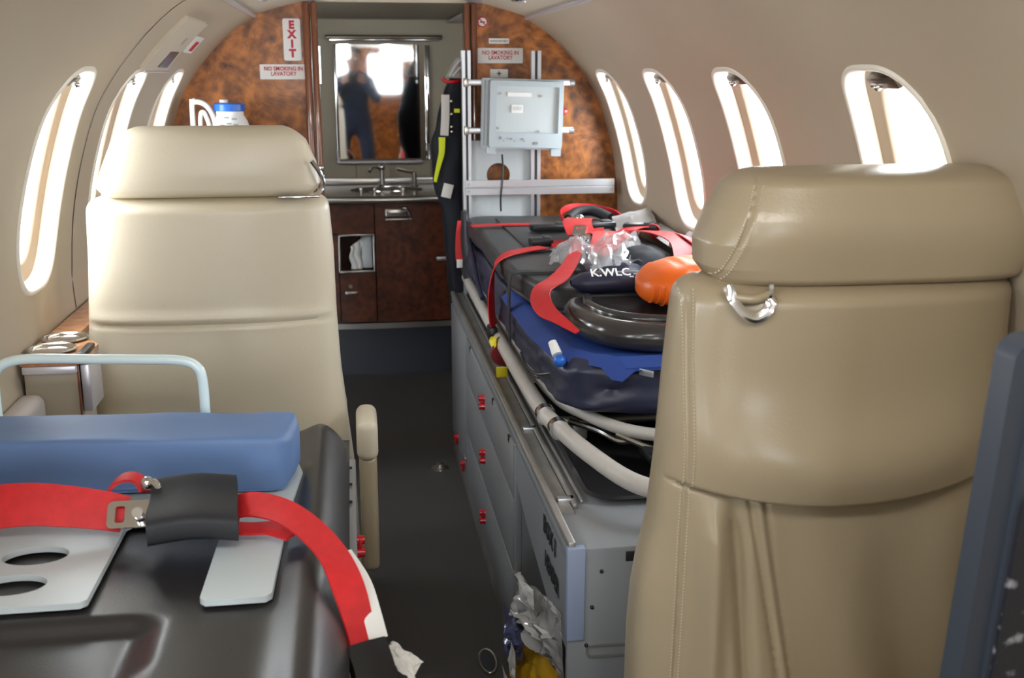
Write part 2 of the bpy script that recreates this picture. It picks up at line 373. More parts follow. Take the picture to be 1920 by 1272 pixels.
def window(side, yc, idx):
    s = side; n = 72
    rt = thing('window_%d' % idx, wallpt(yc, WIN_S, s), None, None); del_props = rt
    rt['kind'] = 'structure'
    def ring(prof, m, name, parent):
        g = G(); g.sharp = 60
        def fn(u, v):
            gr, off = prof[round(v*(len(prof)-1))]; k = round(u*n) % n
            a, b = win_out(k, n, gr); return wallpt(yc+a, WIN_S+b, s, off)
        g.grid(fn, n, len(prof), closed_u=True)
        return g.make(name, m, parent)
    fr = ring([(.010, .001), (.008, -.003), (.004, -.004), (.0, -.003), (-.003, 0.001), (-.005, .010), (-.007, .018), (-.008, .026)], 'reveal', 'window_frame', rt)
    ring([(-.008, .026), (-.012, .0275), (-.036, .029), (-.040, .031), (-.042, .035)], 'step', 'window_seal', rt)
    g = G(); g.sharp = 60
    def fn(u, v):
        k = round(u*n) % n; a, b = win_out(k, n, -.042); r = 1-v; return wallpt(yc+a*r, WIN_S+b*r, s, .036)
    g.grid(fn, n, 7, closed_u=True); g.make('pane', 'glass', rt)
    # outer reveal through the skin
    ring([(-.042, .035), (-.042, .046), (-.034, .060)], 'reveal', 'outer_reveal', rt)
    # shade pull at the top
    g = G(); p = wallpt(yc, WIN_S+WIN_H-.030, s, .018)
    g.box(p, (0.018, 0.085, 0.022), 0.005, Matrix.Rotation(-s*0.75, 3, 'Y')); hp = g.make('shade_housing', 'bronze', rt)
    g = G(); g.cyl(p+V(-s*.010, -.018, -.008), p+V(-s*.010, .018, -.008), 0.004); g.sphere(p+V(-s*.012, 0, -.010), 0.006)
    g.make('shade_pull', 'chrome', rt)
idx = 1
for sd in (-1, 1):
    for yc in WINS[sd]:
        window(sd, yc, idx); idx += 1
        a = area('daylight_portal', wallpt(yc, WIN_S, sd, .09), wallpt(yc, WIN_S, sd, -.5), .27, .40, 1, portal=True)

# ------------------------------------------------------------------ floor, ceiling
g = G(); g.bb(CX-.85, CX+.85, FRONT, 4.9, -.04, 0); g.make('floor', 'carpet', kind='structure')
def sect_strip(name, m, pts, y0, y1, both=None):
    g = G(); P = pts
    g.grid(lambda u, v: (CX+P[round(u*(len(P)-1))][0], y0+(y1-y0)*v, P[round(u*(len(P)-1))][1]), len(P), 20)
    return g.make(name, m, kind='structure')
sect_strip('ceiling', 'ceil', [(-.215, 1.452), (-.19, 1.470), (-.1, 1.478), (0, 1.480), (.1, 1.478), (.19, 1.470), (.215, 1.452)], FRONT, AFT)
for k, sd in ((1, -1), (2, 1)):
    sect_strip('ceiling_panel_%s' % ('left' if sd < 0 else 'right'), 'ceil', [(sd*.413, 1.400), (sd*.36, 1.417), (sd*.30, 1.432), (sd*.262, 1.440)], FRONT, AFT)
    g = G(); g.grid(lambda u, v: (CX+sd*(.265-.052*u), FRONT+(AFT-FRONT)*v, 1.4385+.012*u-0.004*math.sin(math.pi*u)), 6, 12); g.make('trim_%d' % k, 'lavender', kind='structure')
    g = G(); g.tube([(CX+sd*.411, FRONT, 1.3965), (CX+sd*.411, AFT, 1.3965)], .0065, 10, smooth=0); g.make('trim_%d' % (k+2), 'lavender', kind='structure')

# ------------------------------------------------------------------ aft partitions (burl) with posts
def partition(name, x_in, side):
    pts = [(x_in, 0.0)]
    for i in range(0, 41):
        s = ARC*i/40; p = wallpt(0, s, side, 0.006); pts.append((p.x, max(0, p.z)))
    pts += [(CX+side*.26, 1.446), (x_in, 1.452)]
    g = G(); g.plate(pts, [], 0.03, lambda u, v, w: (u, AFT+w, v)); return g.make(name, 'burl', kind='structure')
partition('wall_aft_left', -.128, -1); partition('wall_aft_right', .392, 1)
def post(name, xs):
    r = None
    for x0, x1, r_ in xs:
        g = G(); w = x1-x0; g.box(((x0+x1)/2, AFT+.005, .72), (w, .062, 1.44), r_, seg=3)
        if r is None: r = g.make(name, 'wood', kind='structure')
        else: g.make('bead', 'wood', r)
    return r
post('trim_6', [(-.134, -.112, .008), (-.108, -.090, .007)])
post('trim_7', [(.352, .370, .007), (.373, .392, .008)])
g = G(); g.bb(-.0885, -.0855, AFT-.02, AFT+.02, 1.20, 1.31); g.make('trim_8', 'chrome', kind='structure')

# outer skin above and around the aft bulkhead, and the forward wall with an unseen left opening shaped for frontal light
g = G(); g.bb(-.66, .94, 3.40, 3.44, 1.44, 1.56); g.make('trim_12', 'ceil', kind='structure')
g = G(); o = [(CX-.9, -.02), (CX+.9, -.02), (CX+.9, 1.56), (CX-.9, 1.56)]
g.plate(o, [[(-.55, .60), (-.03, .60), (-.03, 1.40), (-.55, 1.40)], [(.20, 1.05), (.50, 1.05), (.50, 1.40), (.20, 1.40)]], .04, lambda u, v, w: (u, FRONT-w, v)); g.make('wall_front', 'burl', kind='structure')
# ------------------------------------------------------------------ lavatory
g = G(); g.bb(-.66, .84, 4.803, 4.85, 0, 1.52); g.bb(-.62, .80, 4.80, 4.805, 0, 1.40); g.bb(-.62, .80, 4.80, 4.805, 1.404, 1.456); g.make('wall_back', 'lav', kind='structure')
g = G(); g.bb(-.66, -.60, 3.42, 4.82, 0, 1.47); g.make('wall_lavatory_left', 'lav', kind='structure')
g = G(); g.bb(.78, .84, 3.42, 4.82, 0, 1.47); g.make('wall_lavatory_right', 'lav', kind='structure')
g = G(); g.bb(-.66, .84, 3.42, 4.85, 1.456, 1.50); g.make('ceiling_lavatory', 'lav', kind='structure')
g = G(); g.box((.455, 4.2, 1.446), (.07, 1.15, .012), .004); g.make('trim_9', 'lavender', kind='structure')
for k, x in enumerate((.015, .345)):
    g = G(); g.bb(x-.0015, x+.0015, 4.797, 4.80, .78, .845); g.make('trim_%d' % (10+k), 'bronze', kind='structure')
# mirror
t = thing('lavatory_mirror', (.14, 4.80, .85), 'rectangular chrome edged mirror above the lavatory wash basin', 'mirror')
g = G(); g.bb(-.052, .300, 4.782, 4.80, .866, 1.352); g.make('mirror_glass', 'mirror', t)
g = G(); g.bb(-.066, -.053, 4.776, 4.80, .858, 1.352, .004); g.make('side_bevel', 'chrome', t)
g = G(); g.bb(.322, .346, 4.776, 4.80, .858, 1.352, .006); g.make('side_bevel', 'mirror', t)
g = G(); g.bb(.300, .322, 4.788, 4.80, .858, 1.352); g.make('dark_gap_strip', 'bronze', t, label='dark bronze strip between mirror and bevel')
g = G(); g.tube([(-.063, 4.778, .905), (-.058, 4.778, .862), (-.03, 4.778, .852), (.27, 4.778, .852), (.30, 4.778, .856)], .007, 10); g.make('bottom_bevel', 'lavender', t)
g = G(); g.box((.152, 4.785, 1.381), (.50, .035, .018), .004); g.make('top_shelf', 'bronze', t)
g = G(); g.box((.152, 4.765, 1.370), (.47, .012, .010), .004); g.make('top_bar', 'chrome', t)
# vanity
def bow(x): return 4.345-.045*max(0, 1-((x-.13)/.5)**2)
t = thing('vanity_cabinet', (.13, 4.5, 0), 'dark burl wood vanity cabinet under the lavatory mirror', 'cabinet')
def bowed(name, x0, x1, z0, z1, th, m, parent, push=0.0, label=None):
    g = G(); n = 12
    P = [(x0+(x1-x0)*i/n) for i in range(n+1)]
    out = [(x, bow(x)+push) for x in P]+[(x, bow(x)+push+th) for x in reversed(P)]
    g.plate(out, [], z1-z0, lambda u, v, w: (u, v, z0+w)); return g.make(name, m, parent, label=label)
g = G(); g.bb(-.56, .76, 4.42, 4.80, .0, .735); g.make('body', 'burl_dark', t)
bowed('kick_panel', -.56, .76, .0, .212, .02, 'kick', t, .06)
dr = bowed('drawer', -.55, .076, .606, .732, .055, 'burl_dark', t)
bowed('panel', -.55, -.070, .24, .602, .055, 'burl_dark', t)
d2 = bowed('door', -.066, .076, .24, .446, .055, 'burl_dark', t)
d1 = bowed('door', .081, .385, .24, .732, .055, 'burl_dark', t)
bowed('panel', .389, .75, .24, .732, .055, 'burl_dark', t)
bowed('chrome_strip', -.56, .76, .213, .236, .03, 'steel', t, -.006)
g = G(); g.box((.165, 4.288, .690), (.085, .018, .030), .006); g.box((.175, 4.276, .664), (.105, .012, .008), .003); g.make('handle', 'steel', d1)
g = G(); g.tube([(.185, 4.272, .708), (.205, 4.262, .706), (.218, 4.268, .685), (.214, 4.274, .668)], .006, 8); g.make('lever', 'chrome', d1)
g = G(); g.box((.352, 4.300, .497), (.055, .014, .016), .005); g.make('latch', 'alu', d1)
g = G(); g.cyl((-.025, 4.312, .392), (-.025, 4.294, .392), .008); g.box((-.022, 4.300, .365), (.05, .012, .012), .003); g.make('latch', 'steel', d2)
fr = G()
for a in ((-.068, .076, .596, .604), (-.068, .076, .447, .456), (-.068, -.060, .447, .604), (.070, .077, .447, .604)):
    fr.bb(a[0], a[1], 4.296, 4.318, a[2], a[3], .002)
fr.make('niche_frame', 'steel', t)
g = G(); g.bb(.022, .068, 4.325, 4.41, .458, .594, .01); g.make('cup_dispenser', 'greyl', t)
tt = G(); tt.grid(lambda u, v: (-.022+.045*u+.004*math.sin(9*v), 4.322+.006*math.sin(12*u+4*v), .458+.125*v*(1-.25*(1-u))), 8, 12)
tt.make('paper_towel', 'white', label='white paper towel sticking up in the vanity niche', cat='paper', solid=.001)
# counter
t = thing('vanity_countertop', (.13, 4.5, .736), 'bronze grey countertop with rounded steel edge and wash basin', 'countertop')
g = G(); n = 16; P = [-.58+1.35*i/n for i in range(n+1)]
g.plate([(x, bow(x)-.02) for x in P]+[(.77, 4.795), (-.58, 4.795)], circ(.14, 4.55, .15, .11, 28) and [circ(.14, 4.55, .15, .11, 28)], .018, lambda u, v, w: (u, v, .737+w)); g.make('slab', 'counter', t)
g = G(); g.tube([(x, bow(x)-.022, .742) for x in P], .016, 12, smooth=0); g.make('edge_roll', 'steel', t)
g = G(); g.bb(-.58, .77, 4.775, 4.795, .755, .782, .004); g.make('backsplash', 'steel', t)
g = G(); g.grid(lambda u, v: (.14+(.155*(1-v**2*.75))*math.cos(2*math.pi*u), 4.55+(.115*(1-v**2*.75))*math.sin(2*math.pi*u), .757-.055*min(1, v*2)), 32, 9, closed_u=True); g.make('basin', 'chrome', t, solid=.002)
t2 = thing('faucet', (.125, 4.70, .755), 'chrome gooseneck tap behind the basin, nearer the left', 'faucet')
g = G(); g.cyl((.125, 4.70, .755), (.125, 4.70, .835), .012, .010); g.cyl((.125, 4.70, .755), (.125, 4.70, .764), .020); g.sphere((.125, 4.70, .836), .014); g.make('body', 'chrome', t2)
g = G(); g.tube([(.125, 4.70, .825), (.105, 4.67, .838), (.085, 4.64, .838), (.070, 4.61, .826)], .0065, 10); g.make('spout', 'chrome', t2)
t2 = thing('soap_pump', (.262, 4.66, .755), 'chrome tap with a flat lever, right of the gooseneck tap', 'faucet')
g = G(); g.cyl((.262, 4.66, .755), (.262, 4.66, .815), .011); g.cyl((.262, 4.66, .755), (.262, 4.66, .764), .018); g.make('body', 'chrome', t2)
g = G(); g.tube([(.262, 4.66, .815), (.225, 4.64, .822), (.185, 4.62, .834)], .006, 8); g.make('lever', 'chrome', t2)
for i, (x, y) in enumerate(((.03, 4.42), (.085, 4.40), (.20, 4.40))):
    g = G(); g.cyl((x, y, .755), (x, y, .770), .009); g.sphere((x, y, .771), .009)
    g.make('counter_knob', 'chrome', label=('leftmost of the three small chrome knobs on the vanity countertop', 'small chrome knob in front of the gooseneck tap', 'rightmost of the three small chrome knobs on the vanity countertop')[i], cat='knob', group='knobs on the vanity countertop')
# hinge latch on the left post
t = thing('door_latch', (-.10, 3.36, .93), 'small chrome latch block on the left doorway post', 'latch')
g = G(); g.box((-.103, 3.352, .948), (.030, .030, .016), .003); g.box((-.103, 3.352, .925), (.034, .034, .012), .003); g.box((-.103, 3.365, .936), (.018, .010, .040), .002); g.make('block', 'chrome', t)

# ------------------------------------------------------------------ signs
RX = (math.pi/2, 0, 0)
def placard(name, x0, x1, z0, z1, m, label, cat='sign', y=AFT, r=.003, th=.003):
    t = thing(name, ((x0+x1)/2, y, z0), label, cat)
    g = G(); g.plate(rrect(x0, x1, z0, z1, r), [], th, lambda u, v, w: (u, y-w, v)); g.make('plate', m, t, smooth=False); return t
t = placard('exit_sign', -.193, -.141, 1.268, 1.390, 'white', 'white vertical EXIT sign with dark red letters on left burl partition', r=.006, th=.008)
for k, ch in enumerate('EXIT'):
    text('lettering', ch, .031, (-.167, AFT-.0085, 1.372-.0275*k-.001), RX, 'redt', t, sx=1.0, bold=.0018)
t = placard('no_smoking_placard', -.267, -.127, 1.213, 1.257, 'white', 'white NO SMOKING IN LAVATORY placard with red letters on left partition')
text('lettering', 'NO SMOKING IN\nLAVATORY', .0175, (-.197, AFT-.0036, 1.2365), RX, 'redt', t, sx=.86, bold=.0003)
t = placard('no_smoking_placard', .396, .537, 1.261, 1.307, 'white', 'white NO SMOKING IN LAVATORY placard with red letters on right partition')
text('lettering', 'NO SMOKING IN\nLAVATORY', .0175, (.4665, AFT-.0036, 1.285), RX, 'redt', t, sx=.86, bold=.0003)
t = placard('small_placard', .430, .494, 1.320, 1.336, 'white', 'narrow blank looking white strip placard above the right no smoking placard')
text('lettering', 'FASTEN SEAT BELT', .0065, (.462, AFT-.0036, 1.3275), RX, 'blackt', t)
t = placard('small_placard', .434, .490, 1.218, 1.243, 'white', 'small white placard with a cross mark just above the equipment box')
g = G(); g.bb(.4605, .4635, AFT-.0045, AFT-.003, 1.223, 1.237); g.bb(.455, .469, AFT-.0045, AFT-.003, 1.229, 1.232); g.make('cross_mark', 'blackt', t)
t = thing('no_smoking_symbol', (.411, AFT, 1.368), 'round red and white no smoking sign near the top of the right partition', 'sign')
g = G(); g.cyl((.411, AFT, 1.384), (.411, AFT-.003, 1.384), .0165, seg=32); g.make('disc', 'white', t)
g = G(); g.tube([(.411+.0145*math.cos(a), AFT-.0035, 1.384+.0145*math.sin(a)) for a in [k*math.pi/12 for k in range(24)]], .0018, 8, closed=True, smooth=0)
g.box((.411, AFT-.0038, 1.384), (.003, .001, .027), 0, Matrix.Rotation(math.radians(-45), 3, 'Y')); g.make('ring_and_bar', 'redp', t)
g = G(); g.box((.411, AFT-.0034, 1.384), (.016, .0008, .003)); g.make('cigarette', 'blackt', t)

# ------------------------------------------------------------------ overhead fittings
def reading_light(x, y, z, label):
    t = thing('reading_light', (x, y, z), label, 'light', 'reading lights in the overhead panels')
    g = G(); g.lathe([(.030, .004), (.032, -.002), (.026, -.006), (.020, -.004), (.014, .002)], (x, y, z)); g.make('bezel', 'chrome', t)
    g = G(); g.sphere((x, y, z-.002), .015, (1, 1, .7)); g.make('lens', 'lens', t)
    g = G(); g.lathe([(.014, .002), (.016, -.004), (.008, -.007)], (x+(.07 if x > 0 else -.06), y-.02, z-.002)); g.make('air_nozzle', 'lavender', t)
reading_light(.475, 3.02, 1.428, 'round chrome reading light in the right overhead panel near the aft partition')
reading_light(-.215, 2.98, 1.424, 'round chrome reading light in the left overhead panel near the aft partition')
for sd, nm in ((-1, 'left'), (1, 'right')):
    x = CX+sd*.305
    t = thing('fill_lamp_housing', (x, .50, 1.428), 'unseen added fill lamp in the %s ceiling panel above the first seats' % nm, 'light')
    g = G(); g.box((x, .50, 1.432), (.36, .18, .012), .004); g.make('housing', 'lavender', t)  # out-of-view housing added to go with the fill lamp
# oxygen / service panel on the left lining
t = thing('service_panel', tuple(wallpt(2.62, arc_of_z(1.29), -1, -.01)), 'raised beige service panel with dark slot high on left wall', 'panel')
def wallplate(y0, y1, z0, z1, off, th, bulge=0.0, shear=0.0):
    g = G(); s0, s1 = arc_of_z(z0), arc_of_z(z1)
    def f(u, v, o): return wallpt(y0+(y1-y0)*u, s0+(s1-s0)*v, -1, o)
    n = 10
    def top(u, v):
        e = min(u, 1-u, v, 1-v)*2; return f(u, v, off-th-bulge*math.sin(math.pi*u)*math.sin(math.pi*v))
    g.grid(top, n, n)
    for fn in (lambda u, v: f(u, 0, off-th*v), lambda u, v: f(u, 1, off-th*v), lambda u, v: f(0, u, off-th*v), lambda u, v: f(1, u, off-th*v)):
        g.grid(fn, n, 3)
    return g
wallplate(2.46, 2.78, 1.243, 1.352, .002, .012, .004).make('cover', 'ceil', t)
wallplate(2.60, 2.72, 1.252, 1.288, -.010, .004).make('dark_slot', 'bronze', t)
wallplate(2.63, 2.67, 1.305, 1.320, -.010, .004).make('button', 'lavender', t)
g = G(); P = [wallpt(2.46+.32*k/6, arc_of_z(1.2425), -1, -.014) for k in range(7)]; g.tube(P, .0025, 8, smooth=0); g.make('lower_lip', 'lavender', t)
t = thing('small_wall_sign', tuple(wallpt(2.95, arc_of_z(1.30), -1, -.004)), 'tiny white sign with a red patch on left wall beside service panel', 'sign')
wallplate(2.87, 3.00, 1.284, 1.322, .001, .005).make('plate', 'white', t)
wallplate(2.915, 2.965, 1.290, 1.312, -.004, .002).make('red_patch', 'redt', t)

# ------------------------------------------------------------------ left side ledge
LZ = .76; LX = -.462
t = thing('side_ledge', (-.51, 2.6, .70), 'glossy orange wood veneer ledge with cup holders along left wall', 'ledge')
ho = [circ(-.530, 1.900, .034, .034, 28), circ(-.528, 1.982, .034, .034, 28)]
pts = [(-.569, 1.842), (-.480, 1.842), (-.468, 1.848), (-.462, 1.862), (-.462, 1.94), (-.478, 1.968), (-.510, 1.985), (-.515, 2.03), (-.515, AFT-.002), (-.569, AFT-.002)]
g = G(); g.plate(pts, ho, .012, lambda u, v, w: (u, v, LZ-.012+w)); g.make('top', 'ledgewood', t)
g = G(); g.plate([(-.566, 1.850), (-.480, 1.850), (-.480, 1.96), (-.522, 2.03), (-.522, AFT-.004), (-.526, AFT-.004), (-.526, 2.028), (-.484, 1.958), (-.484, 1.854), (-.566, 1.854)], [], .34, lambda u, v, w: (u, v, LZ-.012-.34+w)); g.make('side_panel', 'wall', t)
g = G(); g.bb(-.4795, -.4765, 1.847, 1.853, .42, .745); g.make('edge_strip', 'wood', t)
g = G(); g.bb(-.476, -.460, 1.856, 1.94, .66, .745, .003); g.make('switch_panel', 'lavender', t)
g = G(); g.bb(-.566, -.478, 1.838, 1.849, LZ-.026, LZ-.0125, .002); g.make('end_lip', 'lavender', t)
g = G(); g.box((-.470, 1.885, LZ+.003), (.014, .075, .010), .003); g.make('dark_slot', 'black', t)
for y, x in ((1.900, -.530), (1.982, -.528)):
    c = thing('cup_holder', (x, y, LZ-.05), 'chrome rimmed cup holder sunk in the wood ledge, %s of the two' % ('nearer' if y < 1.95 else 'farther'), 'cup holder', 'cup holders in the side ledge')
    g = G(); g.lathe([(.0318, -.004), (.0335, .0), (.0395, .002), (.0405, .004), (.038, .0065), (.034, .005), (.0315, .001)], (x, y, LZ)); g.make('rim', 'chrome', c)
    g = G(); g.grid(lambda u, v, x=x, y=y: (x+.0318*(1 if v < .8 else (1-v)*5)*math.cos(2*math.pi*u), y+.0318*(1 if v < .8 else (1-v)*5)*math.sin(2*math.pi*u), LZ+.001-.055*min(1, v/.8)), 28, 11, closed_u=True); g.make('cup_well', 'steel', c)
t = thing('sidewall_armrest', (-.51, 1.72, .60), 'soft rounded grey beige armrest on left wall below wood ledge', 'armrest')
g = G(); g.box((-.553, 1.32, .655), (.044, 1.04, .095), .016, seg=5); g.make('pad', 'greyarm', t)
g = G(); g.bb(-.575, -.536, .8, 1.838, .40, .61, .008); g.make('panel', 'wall', t)
# ------------------------------------------------------------------ canister behind the left seat
t = thing('lidded_canister', (-.325, 3.28, .80), 'white canister with blue lid behind the left seat headrest', 'canister')
g = G(); g.lathe([(.0, 0), (.050, 0), (.056, .01), (.056, .28), (.050, .30), (.040, .318), (.040, .330)], (-.350, 3.27, .795)); g.make('body', 'white', t)
g = G(); g.lathe([(.0, 0), (.040, .0), (.044, .003), (.044, .020), (.040, .024), (.0, .024)], (-.350, 3.27, 1.123)); g.make('lid', 'lidblue', t)
g = G(); g.cyl((-.365, 3.27, 1.147), (-.365, 3.27, 1.156), .012); g.make('cap_knob', 'white', t)
g = G(); g.tube([(-.452, 3.25, .85), (-.452, 3.25, 1.13), (-.445, 3.25, 1.150), (-.42, 3.25, 1.146), (-.402, 3.25, 1.125), (-.392, 3.25, 1.09), (-.39, 3.25, 1.05)], .0075, 12); g.make('handle', 'white', t)
g = G(); g.tube([(-.434, 3.24, .95), (-.430, 3.24, 1.10), (-.420, 3.24, 1.122), (-.410, 3.24, 1.10), (-.400, 3.24, 1.07), (-.37, 3.23, 1.06)], .006, 10); g.make('tubing', 'white', t)
for dx, z in ((-.004, 1.107), (.018, 1.103), (.002, 1.09), (-.018, 1.085), (.022, 1.087)):
    g = G(); g.box((-.350+dx, 3.27-math.sqrt(.056**2-dx*dx)-.0, z), (.014, .002, .005)); g.make('print_mark', 'grey', t)
t = thing('storage_stand', (-.36, 3.27, 0), 'beige storage box behind the left seat carrying the white canister', 'box')
g = G(); g.bb(-.445, -.20, 3.16, 3.39, 0, .75, .01); g.make('body', 'wall', t)
g = G(); g.bb(-.450, -.195, 3.155, 3.393, .75, .794, .008); g.make('lid', 'wood', t)

# ------------------------------------------------------------------ seats
def smooth_interp(z, zs, xs):
    return float(np.interp(z, zs, xs))
def loft(zb, zt, fl, fr, fy, fd, disp=None, nz_=90, seg=120, rt=.03, rb=.03, p=3.2, shrink=1.0):
    """upholstered body: left/right edge, mid plane y and half depth as functions of z"""
    g = G(); g.sharp = 75
    def fn(u, v):
        # denser rows at the ends
        w = 0.5-0.5*math.cos(math.pi*v); z = zb+(zt-zb)*(0.35*v+0.65*w)
        s = 1.0
        if zt-z < rt: s = min(s, (1-abs(1-(zt-z)/rt)**2.3)**(1/2.3))
        if z-zb < rb: s = min(s, (1-abs(1-(z-zb)/rb)**2.3)**(1/2.3))
        a = 2*math.pi*u; c, q = math.cos(a), math.sin(a); e = 2/p
        l, r, y, d = fl(z), fr(z), fy(z), fd(z)
        cx, hwid = (l+r)/2, (r-l)/2; inset = (rt if zt-z < rt else rb)*(1-s)*shrink
        X = cx+(hwid-inset)*math.copysign(abs(c)**e, c); dy = d*s*math.copysign(abs(q)**e, q)
        Y = y+dy
        if disp and q < 0: Y += disp(X, z)*min(1, abs(q)*1.6)*(s if s < 1 else 1)
        return (X, Y, z)
    g.grid(fn, seg, nz_, closed_u=True)
    g.bm.verts.ensure_lookup_table()
    vs = list(g.bm.verts); g.bm.faces.new(vs[:seg][::-1]); g.bm.faces.new(vs[-seg:])
    return g
def groove(d, w, depth): return depth*math.exp(-(d/w)**2)
# --- left seat, seen from behind
t = thing('cabin_seat', (-.255, 2.14, 0), 'cream leather cabin seat beside the left wall, seen over the blue cushion', 'seat')
Yf = 2.0
zs = [.25, .47, .50, .55, .60, .66, .70, .776, .90, 1.0, 1.02]
XR = [-.010, -.018, -.021, -.026, -.030, -.036, -.038, -.041, -.042, -.048, -.056]
XL = [-.520, -.520, -.520, -.520, -.520, -.516, -.512, -.504, -.494, -.489, -.480]
g = loft(.20, 1.010, lambda z: np.interp(z, zs, XL), lambda z: np.interp(z, zs, XR), lambda z: Yf+.075+.02*(1-z), lambda z: .072+.01*(1-z),
         lambda x, z: groove(z-.776, .003, .007)-.004*math.exp(-((z-.785)/.012)**2)-.010*(1-((x+.27)/.25)**2), nz_=150, rt=.030)
g.make('backrest', 'leather', t)
zs2 = [1.01, 1.03, 1.07, 1.11, 1.142]
g = loft(1.006, 1.137, lambda z: np.interp(z, zs2, [-.452, -.466, -.450, -.432, -.395]), lambda z: np.interp(z, zs2, [-.074, -.062, -.068, -.085, -.118]),
         lambda z: Yf+.062, lambda z: .056-.06*max(0, z-1.05), lambda x, z: -.010*math.cos(math.pi*(z-1.075)/.14)*(1-((x+.26)/.22)**2), rt=.022, rb=.02, nz_=60, p=4.2)
g.make('headrest', 'leather', t)
g = G(); g.tube([(-.075, Yf+.01, 1.075), (-.060, Yf+.02, 1.050), (-.056, Yf+.03, 1.025), (-.07, Yf+.02, 1.010)], .0045, 8)
g.box((-.10, Yf+.012, 1.009), (.075, .012, .004), .001); g.make('headrest_bracket', 'chrome', t)
g = G(); g.box((-.255, 2.42, .40), (.44, .50, .13), .04, seg=4); g.make('seat_cushion', 'leather', t)
for sx in (1, -1):
    x = .003 if sx > 0 else -.49
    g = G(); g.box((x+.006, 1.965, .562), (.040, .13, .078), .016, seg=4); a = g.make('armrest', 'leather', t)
    g = G(); g.box((x+.006, 1.970, .41), (.034, .11, .235), .012, seg=3); g.make('armrest_side', 'leather_shaded', t)
g = G(); g.box((-.255, 2.33, .20), (.40, .46, .26), .02); g.bb(-.44, -.38, 2.05, 2.65, 0, .08, .01); g.bb(-.13, -.07, 2.05, 2.65, 0, .08, .01); g.make('pedestal', 'leather_shaded', t)
# --- right seat
t = thing('cabin_seat', (.62, 1.30, 0), 'tan cream leather cabin seat by the right wall, large in the foreground', 'seat')
Yr = 1.20
zr = [.30, .42, .50, .56, .60, .66, .70, .74, .78, .86, .94, .985, 1.0]
RL = [.340, .346, .347, .351, .357, .370, .374, .378, .381, .386, .393, .398, .406]
RR = [.835, .835, .84, .84, .84, .84, .84, .84, .84, .84, .84, .84, .835]
XS = lambda z: .401-.010*max(0, (.74-z))/.3          # stitched seam
def seamz(x): return .742-.036*math.cos((x-.585)/.26*math.pi/2) if abs(x-.585) < .26 else .742
def disp_r(x, z):
    d = 0.0
    zz = seamz(x)
    d += groove(z-zz, .0030, .009)                           # curved seam
    if z > zz: d -= .030*math.exp(-((z-zz-.05)/.06)**2)*max(0, 1-((x-.61)/.26)**2) + .014*max(0, 1-((x-.61)/.25)**2)
    d += groove(x-XS(z), .0016, .003); d -= .0015*math.exp(-((x-XS(z)-.006)/.004)**2)
    if z < zz:
        f1 = .473+(.742-z)*.19
        d += groove(x-f1, .0040, .006) - .0045*math.exp(-((x-f1-.009)/.006)**2) + groove(x-f1-.018, .0036, .004)
        d -= .016*math.exp(-((x-.432)/.016)**2)*min(1, (zz-z)/.06)
        d += .016*math.exp(-((x-.457-(.742-z)*.09)/.010)**2)*min(1, (zz-z)/.05)
        d += groove(x-.815-(.74-z)*-.10, .003, .006)
        d += .006*math.sin(x*42+z*7)*min(1, (zz-z)/.1)
    return d
fl = lambda z: np.interp(z, zr, RL); frr = lambda z: np.interp(z, zr, RR)
g = loft(.22, .987, fl, frr, lambda z: Yr+.075-.02*(1-z), lambda z: .078+.015*(1-z), disp_r, nz_=420, seg=520, rt=.034, p=3.0)
g.make('backrest', 'leather_shaded', t)
z4 = [.985, 1.0, 1.03, 1.07, 1.10, 1.125]
def disp_h(x, z):
    xs = .436+.050*max(0, (z-.985)/.14)
    return groove(x-xs, .0016, .004)-.0015*math.exp(-((x-xs-.005)/.004)**2)-.012*math.exp(-((z-1.045)/.05)**2)
g = loft(.972, 1.118, lambda z: np.interp(z, z4, [.436, .424, .422, .437, .456, .486]), lambda z: np.interp(z, z4, [.850, .858, .862, .855, .838, .805]),
         lambda z: Yr+.075, lambda z: .080-.10*max(0, z-1.06), disp_h, rt=.020, rb=.018, nz_=120, seg=220, p=3.2)
g.make('headrest', 'leather_shaded', t)
# stitching: short raised stitches on each side of the seams
def stitches(pts_fn, n, name, parent, L=.004, ydepth=None):
    g = G()
    for k in range(n):
        p = pts_fn(k/(n-1)); q = pts_fn(min(1, (k+.45)/(n-1))); d = (q-p); ln = d.length
        g.box((p+q)/2, (.0012, .0016, max(ln, .0015)), .0004, d.to_track_quat('Z', 'Y').to_matrix(), seg=1)
    return g.make(name, 'stitch', parent, kind='stuff')
def surf_y(x, z, l, r, y, d, p=3.0):
    cx, h = (l+r)/2, (r-l)/2; c = max(-1, min(1, (x-cx)/h)); q = (1-abs(c)**p)**(1/p); a = abs(q)
    return y-d*q, q
def st1(off):
    def f(tt):
        z = .975-.66*tt; x = XS(z)+off; y, q = surf_y(x, z, float(fl(z)), float(frr(z)), Yr+.075-.02*(1-z), .078+.015*(1-z)); return V(x, y+disp_r(x, z)*min(1, q*1.6)-.0006, z)
    return f
stitches(st1(.0045), 150, 'stitching', t); stitches(st1(-.0045), 150, 'stitching', t)
def st2(off):
    def f(tt):
        z = .982+.118*tt; x = .436+.050*max(0, (z-.985)/.14)+off
        y, q = surf_y(x, z, float(np.interp(z, z4, [.436, .424, .422, .437, .456, .486])), float(np.interp(z, z4, [.850, .858, .862, .855, .838, .805])), Yr+.075, .080-.10*max(0, z-1.06), 3.2)
        return V(x, y+disp_h(x, z)*min(1, q*1.6)-.0006, z)
    return f
stitches(st2(.0045), 34, 'stitching', t); stitches(st2(-.0045), 34, 'stitching', t)
